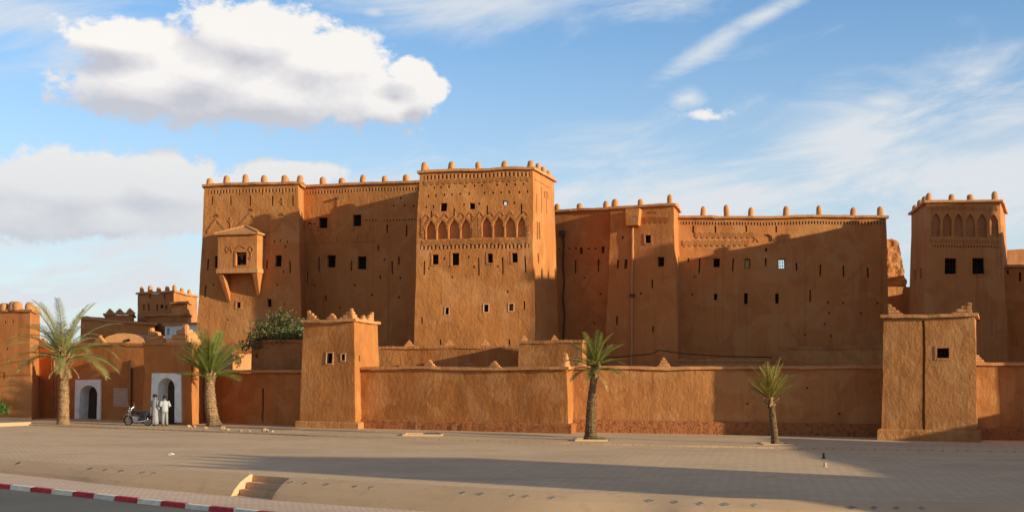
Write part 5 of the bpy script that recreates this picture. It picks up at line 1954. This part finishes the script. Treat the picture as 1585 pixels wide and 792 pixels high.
def person(label, px, py, facing, outfit, h=1.70):
    """facing: heading in radians, the way the chest points (0 = +x)"""
    c = gp(px, py, .07)
    root = thing('person', label, 'person', c)
    M = Matrix.Rotation(facing - math.pi / 2, 3, 'Z')       # local: +y forward, +x right
    k = h / 1.75

    def W(x, y, z):
        return c + M @ Vector((x * k, y * k, z * k))

    def Lc(x, y, z):
        return M @ Vector((x * k, y * k, z * k))
    if outfit == 'robe':
        la = [(-.19, .0, 1.40), (-.25, .02, 1.14), (-.16, .24, 1.10)]     # forearms raised to the front
        ra = [(.19, .0, 1.40), (.26, -.02, 1.13), (.25, .12, .92)]
    else:
        la = [(-.19, .0, 1.40), (-.27, -.04, 1.14), (-.12, .17, 1.08)]
        ra = [(.19, .0, 1.40), (.28, -.05, 1.13), (.14, .15, 1.02)]
    J = [((0, 0, .95), .13, .11), ((0, 0, 1.15), .12, .10), ((0, 0, 1.36), .15, .10), ((0, .01, 1.46), .06), ((0, .02, 1.53), .055), ((0, .035, 1.64), .085, .10), ((0, .03, 1.72), .07, .085),
         (la[0], .06), (la[1], .045), (la[2], .034),
         (ra[0], .06), (ra[1], .045), (ra[2], .034),
         ((-.09, 0, .88), .085), ((-.10, .02, .50), .058), ((-.11, -.01, .10), .042), ((-.12, .12, .04), .036),
         ((.09, 0, .88), .085), ((.10, .03, .50), .058), ((.11, .02, .10), .042), ((.13, .15, .04), .036)]
    J = [(tuple(Lc(*j[0])),) + tuple(r * k for r in j[1:]) for j in J]
    B = [(0, 1), (1, 2), (2, 3), (3, 4), (4, 5), (5, 6), (2, 7), (7, 8), (8, 9), (2, 10), (10, 11), (11, 12), (0, 13), (13, 14), (14, 15), (15, 16), (0, 17), (17, 18), (18, 19), (19, 20)]
    skin_body('body', 'skin', J, B, 0, root, c)
    # face: nose, ears, eyes, mouth
    mb = MB()
    mb.tube([W(0, .125, 1.665), W(0, .152, 1.63), W(0, .128, 1.622)], [.008, .016, .012], 6)
    for s in (-1, 1):
        mb.ball(W(s * .085, .025, 1.645), .012, .022, .034, 6, 5)
    mb.build('face', 'skin', root, smooth=True)
    mb = MB()
    for s in (-1, 1):
        mb.ball(W(s * .033, .122, 1.658), .013, .010, .008, 6, 5)
    mb.tube([W(-.028, .125, 1.585), W(0, .134, 1.587), W(.028, .125, 1.585)], .006, 5)
    mb.build('eyes_and_mouth', 'hair_black', root)
    mb = MB()
    for arm, sd in ((la, -1), (ra, 1)):
        d = Lc(*arm[2]) - Lc(*arm[1])
        hand(mb, c + Lc(*arm[2]), d, Lc(-sd, 0, 0) if outfit == 'robe' else Lc(0, 0, 1))
    mb.build('hands', 'skin', root)

    def ringz(z, rx, ry, oy=0, n=20, fold=0.0, ph=0, ox=0):
        return [W(ox + math.cos(a) * rx * (1 + fold * math.sin(a * 7 + ph)), oy + math.sin(a) * ry * (1 + fold * math.sin(a * 7 + ph)), z) for a in [2 * math.pi * j / n for j in range(n)]]

    def sleeve(mb, arm, r):
        p = [W(*arm[0]), W(*arm[1]), W(*arm[2])]
        mb.tube([p[0] + (p[0] - p[1]).normalized() * .03, p[0].lerp(p[1], .5), p[1], p[1].lerp(p[2], .55), p[1].lerp(p[2], .93)], [r * .95, r * .95, r, r * 1.05, r * 1.12], 12)
    mb = MB()
    if outfit == 'robe':
        mb.loft([ringz(.10, .235, .21, .02, 28, .06), ringz(.35, .22, .19, .01, 28, .06, .4), ringz(.7, .20, .165, 0, 28, .045, .8), ringz(1.0, .19, .15, 0, 28, .03, 1), ringz(1.2, .20, .145, 0, 28, .02), ringz(1.36, .22, .135, 0, 28, .01),
                 ringz(1.43, .175, .11, 0, 28), ringz(1.475, .085, .08, .01, 28), ringz(1.50, .068, .068, .015, 28)])
        for arm in (la, ra): sleeve(mb, arm, .085)
        mb.build('robe', 'robe_grey', root, smooth=True)
    else:
        mb.loft([ringz(.80, .20, .15, 0, 24, .03), ringz(.95, .195, .145, 0, 24, .02), ringz(1.15, .19, .14, 0, 24, .02, 1), ringz(1.34, .215, .135, 0, 24, .01), ringz(1.42, .18, .11, 0, 24), ringz(1.475, .085, .08, .01, 24), ringz(1.49, .07, .07, .015, 24)])
        for arm in (la, ra):
            p = [W(*arm[0]), W(*arm[1])]
            mb.tube([p[0] + (p[0] - p[1]).normalized() * .03, p[0].lerp(p[1], .5), p[1]], [.085, .082, .085], 12)
        mb.build('shirt', 'shirt_white', root, smooth=True)
        mb = MB()
        mb.loft([ringz(.76, .185, .14, 0, 24), ringz(.9, .185, .14, 0, 24), ringz(.97, .17, .125, 0, 24)])
        for s in (-1, 1):
            mb.loft([ringz(.09, .088, .10, .01, 14, .03, 0, s * .11), ringz(.45, .092, .10, .02, 14, .02, 0, s * .105), ringz(.8, .098, .115, 0, 14, 0, 0, s * .088)])
        mb.build('trousers', 'trouser_beige', root, smooth=True)
    mb = MB()
    for s in (-1, 1):
        x = s * .115
        mb.loft([[W(x + math.cos(a) * .05, .05 + s * .01 + math.sin(a) * .135, z) for a in [2 * math.pi * j / 12 for j in range(12)]] for z in (-.005, .03)] +
                [[W(x + math.cos(a) * .045, .04 + s * .01 + math.sin(a) * .12, .065) for a in [2 * math.pi * j / 12 for j in range(12)]]])
    mb.build('shoes', 'shoe', root)
    mb = MB()
    if outfit == 'robe':      # wound dark headscarf
        for j in range(4):
            t_ = .02 * j
            mb.tube([W(math.cos(a) * (.105 - .008 * j), .025 + math.sin(a) * (.118 - .008 * j), 1.69 + .032 * j + .012 * math.sin(a + j)) for a in [2 * math.pi * q / 14 for q in range(15)]], .028, 6)
        mb.ball(W(0, .02, 1.76), .085 * k, .095 * k, .06 * k)
        mb.build('headscarf', 'hair_black', root, smooth=True)
    else:
        mb.loft([[W(math.cos(a) * r, oy + math.sin(a) * r * 1.16, z) for a in [2 * math.pi * q / 16 for q in range(16)]] for z, r, oy in ((1.60, .086, -.012), (1.66, .096, -.01), (1.71, .096, .008), (1.75, .08, .02), (1.775, .04, .025))])
        mb.build('hair', 'hair_black', root, smooth=True)
    return root


person('person in a long pale robe and dark headscarf standing beside the motorbike', 239.5, 658.6, R(65), 'robe', 1.68)
person('person with dark hair in white shirt and beige trousers at the taller door', 255, 658.8, R(118), 'shirt', 1.66)


# ------------------------------------------------------------------ motorbike
def motorbike():
    c = gp(214, 658.2, .07)
    root = thing('motorbike', 'small black and chrome motorbike parked by the person in the robe', 'motorbike', c)
    ang = R(-18)
    M = Matrix.Rotation(ang, 3, 'Z') @ Matrix.Rotation(R(7), 3, 'X')
    # local x: towards the rear (picture right), z up; front wheel at -0.62

    def W(x, y, z):
        return c + M @ Vector((x, y, z))

    def wheel(x):
        w = MB()
        cen = Vector((x, 0, .29))
        R_, r_ = .25, .045
        rings = []
        for k in range(24):
            a = 2 * math.pi * k / 24
            o = Vector((math.cos(a), 0, math.sin(a)))
            rings.append([W(*(cen + o * (R_ + r_ * math.cos(b)) + Vector((0, r_ * math.sin(b), 0)))) for b in [2 * math.pi * j / 8 for j in range(8)]])
        rings.append(rings[0])
        w.loft(rings, cap=False)
        wh = w.build('wheel', 'rubber', root, smooth=True)
        m = MB()
        pts = [W(*(cen + Vector((math.cos(2 * math.pi * k / 24), 0, math.sin(2 * math.pi * k / 24))) * .215)) for k in range(25)]
        m.tube(pts, .016, 5, cap=False)
        for k in range(12):
            a = 2 * math.pi * k / 12
            m.tube([W(*cen), W(*(cen + Vector((math.cos(a) * .21, (-1) ** k * .01, math.sin(a) * .21))))], .005, 4)
        m.tube([W(x, -.07, .29), W(x, .07, .29)], .04, 8)
        m.build('rim', 'chrome', wh)
    wheel(-.62); wheel(.62)
    m = MB()
    for s in (-.07, .07):
        m.tube([W(-.62, s, .29), W(-.50, s, .62), W(-.40, s * .9, .90)], .024, 7)
    m.build('fork', 'chrome', root)
    m = MB()
    rings = []
    for k in range(9):
        a = R(25 + 130 * k / 8)
        p = Vector((-.62 + math.cos(a) * .33, 0, .29 + math.sin(a) * .33))
        rings.append([W(p.x, y, p.z + dz) for y, dz in ((-.07, -.012), (0, .012), (.07, -.012), (0, -.004))])
    m.loft(rings)
    m.build('front_mudguard', 'chrome', root)
    m = MB()
    m.tube([W(-.28, -.36, .98), W(-.34, -.2, 1.01), W(-.40, -.06, .93), W(-.40, .06, .93), W(-.34, .2, 1.01), W(-.28, .36, .98)], .014, 6)
    hb = m.build('handlebar', 'chrome', root)
    for s in (-1, 1):
        m = MB(); m.tube([W(-.30, s * .28, .99), W(-.26, s * .38, .975)], .02, 7); m.build('grip', 'rubber', hb)
        m = MB(); m.tube([W(-.33, s * .2, 1.0), W(-.36, s * .28, 1.16)], .006, 5); m.ball(W(-.36, s * .29, 1.19), .02, .055, .04); m.build('mirror', 'chrome', hb)
    m = MB()
    m.loft([[W(x, math.cos(a) * r, .82 + math.sin(a) * r) for a in [2 * math.pi * k / 12 for k in range(12)]] for x, r in ((-.38, .04), (-.43, .08), (-.50, .095), (-.53, .09))])
    hl = m.build('headlight', 'chrome', root)
    m = MB()
    m.loft([[W(x, math.cos(a) * r, .82 + math.sin(a) * r) for a in [2 * math.pi * k / 12 for k in range(12)]] for x, r in ((-.53, .085), (-.548, .05), (-.552, .01))])
    m.build('lens', 'lens', hl)
    m = MB()
    m.tube([W(-.40, 0, .82), W(-.20, 0, .72), W(.12, 0, .62), W(.55, 0, .66)], .028, 7)
    m.tube([W(-.36, 0, .72), W(-.22, 0, .34), W(.12, 0, .28), W(.18, 0, .6)], .024, 7)
    for s in (-.08, .08):
        m.tube([W(.05, s * .6, .35), W(.62, s, .29)], .02, 6)
    m.build('frame', 'paint_black', root)
    m = MB()
    m.loft([[W(x, math.cos(a) * ry, z + math.sin(a) * rz) for a in [2 * math.pi * k / 12 for k in range(12)]] for x, ry, rz, z in ((-.34, .05, .04, .78), (-.28, .11, .085, .77), (-.12, .13, .10, .76), (.02, .11, .085, .73), (.08, .06, .05, .71))])
    m.build('fuel_tank', 'paint_black', root, smooth=True)
    m = MB()
    m.loft([[W(x, y, z) for y, z in ((-w, b), (w, b), (w * 1.05, b + .06), (w * .7, b + .10), (-w * .7, b + .10), (-w * 1.05, b + .06))] for x, w, b in ((.04, .08, .70), (.15, .12, .69), (.4, .13, .70), (.62, .11, .74), (.70, .07, .78))])
    m.build('seat', 'vinyl', root)
    m = MB()
    m.box(W(-.06, 0, .40), .26, .2, .2, tilt=M)
    m.loft([[W(x, math.cos(a) * r, z + math.sin(a) * r) for a in [2 * math.pi * k / 10 for k in range(10)]] for x, r, z in ((-.26, .09, .46), (-.20, .10, .46), (-.16, .09, .455), (-.12, .1, .45))])
    for s in (-1, 1):
        m.loft([[W(-.02 + math.cos(a) * .1, s * y, .38 + math.sin(a) * .1) for a in [2 * math.pi * k / 12 for k in range(12)]] for y in (.1, .125)])
    m.build('engine', 'chrome', root)
    m = MB()
    m.tube([W(-.24, -.1, .42), W(-.2, -.13, .26), W(.1, -.14, .24), (W(.3, -.15, .27)), W(.72, -.16, .33)], [.02, .022, .024, .04, .042], 8)
    m.build('exhaust', 'chrome', root)
    for s in (-.11, .11):
        m = MB()
        m.tube([W(.62, s, .31), W(.5, s, .68)], [.028, .022], 7)
        m.build('shock_absorber', 'chrome', root)
    m = MB()
    rings = []
    for k in range(9):
        a = R(10 + 130 * k / 8)
        p = Vector((.62 + math.cos(a) * .34, 0, .29 + math.sin(a) * .34))
        rings.append([W(p.x, y, p.z + dz) for y, dz in ((-.075, -.012), (0, .012), (.075, -.012), (0, -.004))])
    m.loft(rings)
    m.build('rear_mudguard', 'paint_black', root)
    m = MB(); m.box(W(.98, 0, .52), .05, .12, .07, tilt=M); m.build('tail_lamp', 'paint_red', root)
    for s in (-1, 1):
        m = MB()
        m.loft([[W(x, s * y, z) for x, z in ((.28, .36), (.62, .36), (.66, .66), (.30, .68))] for y in (.12, .26)])
        m.build('saddlebag', 'vinyl', root)
    m = MB()
    m.tube([W(.0, -.1, .3), W(.04, -.3, .0)], .015, 6)
    m.build('side_stand', 'iron', root)


motorbike()
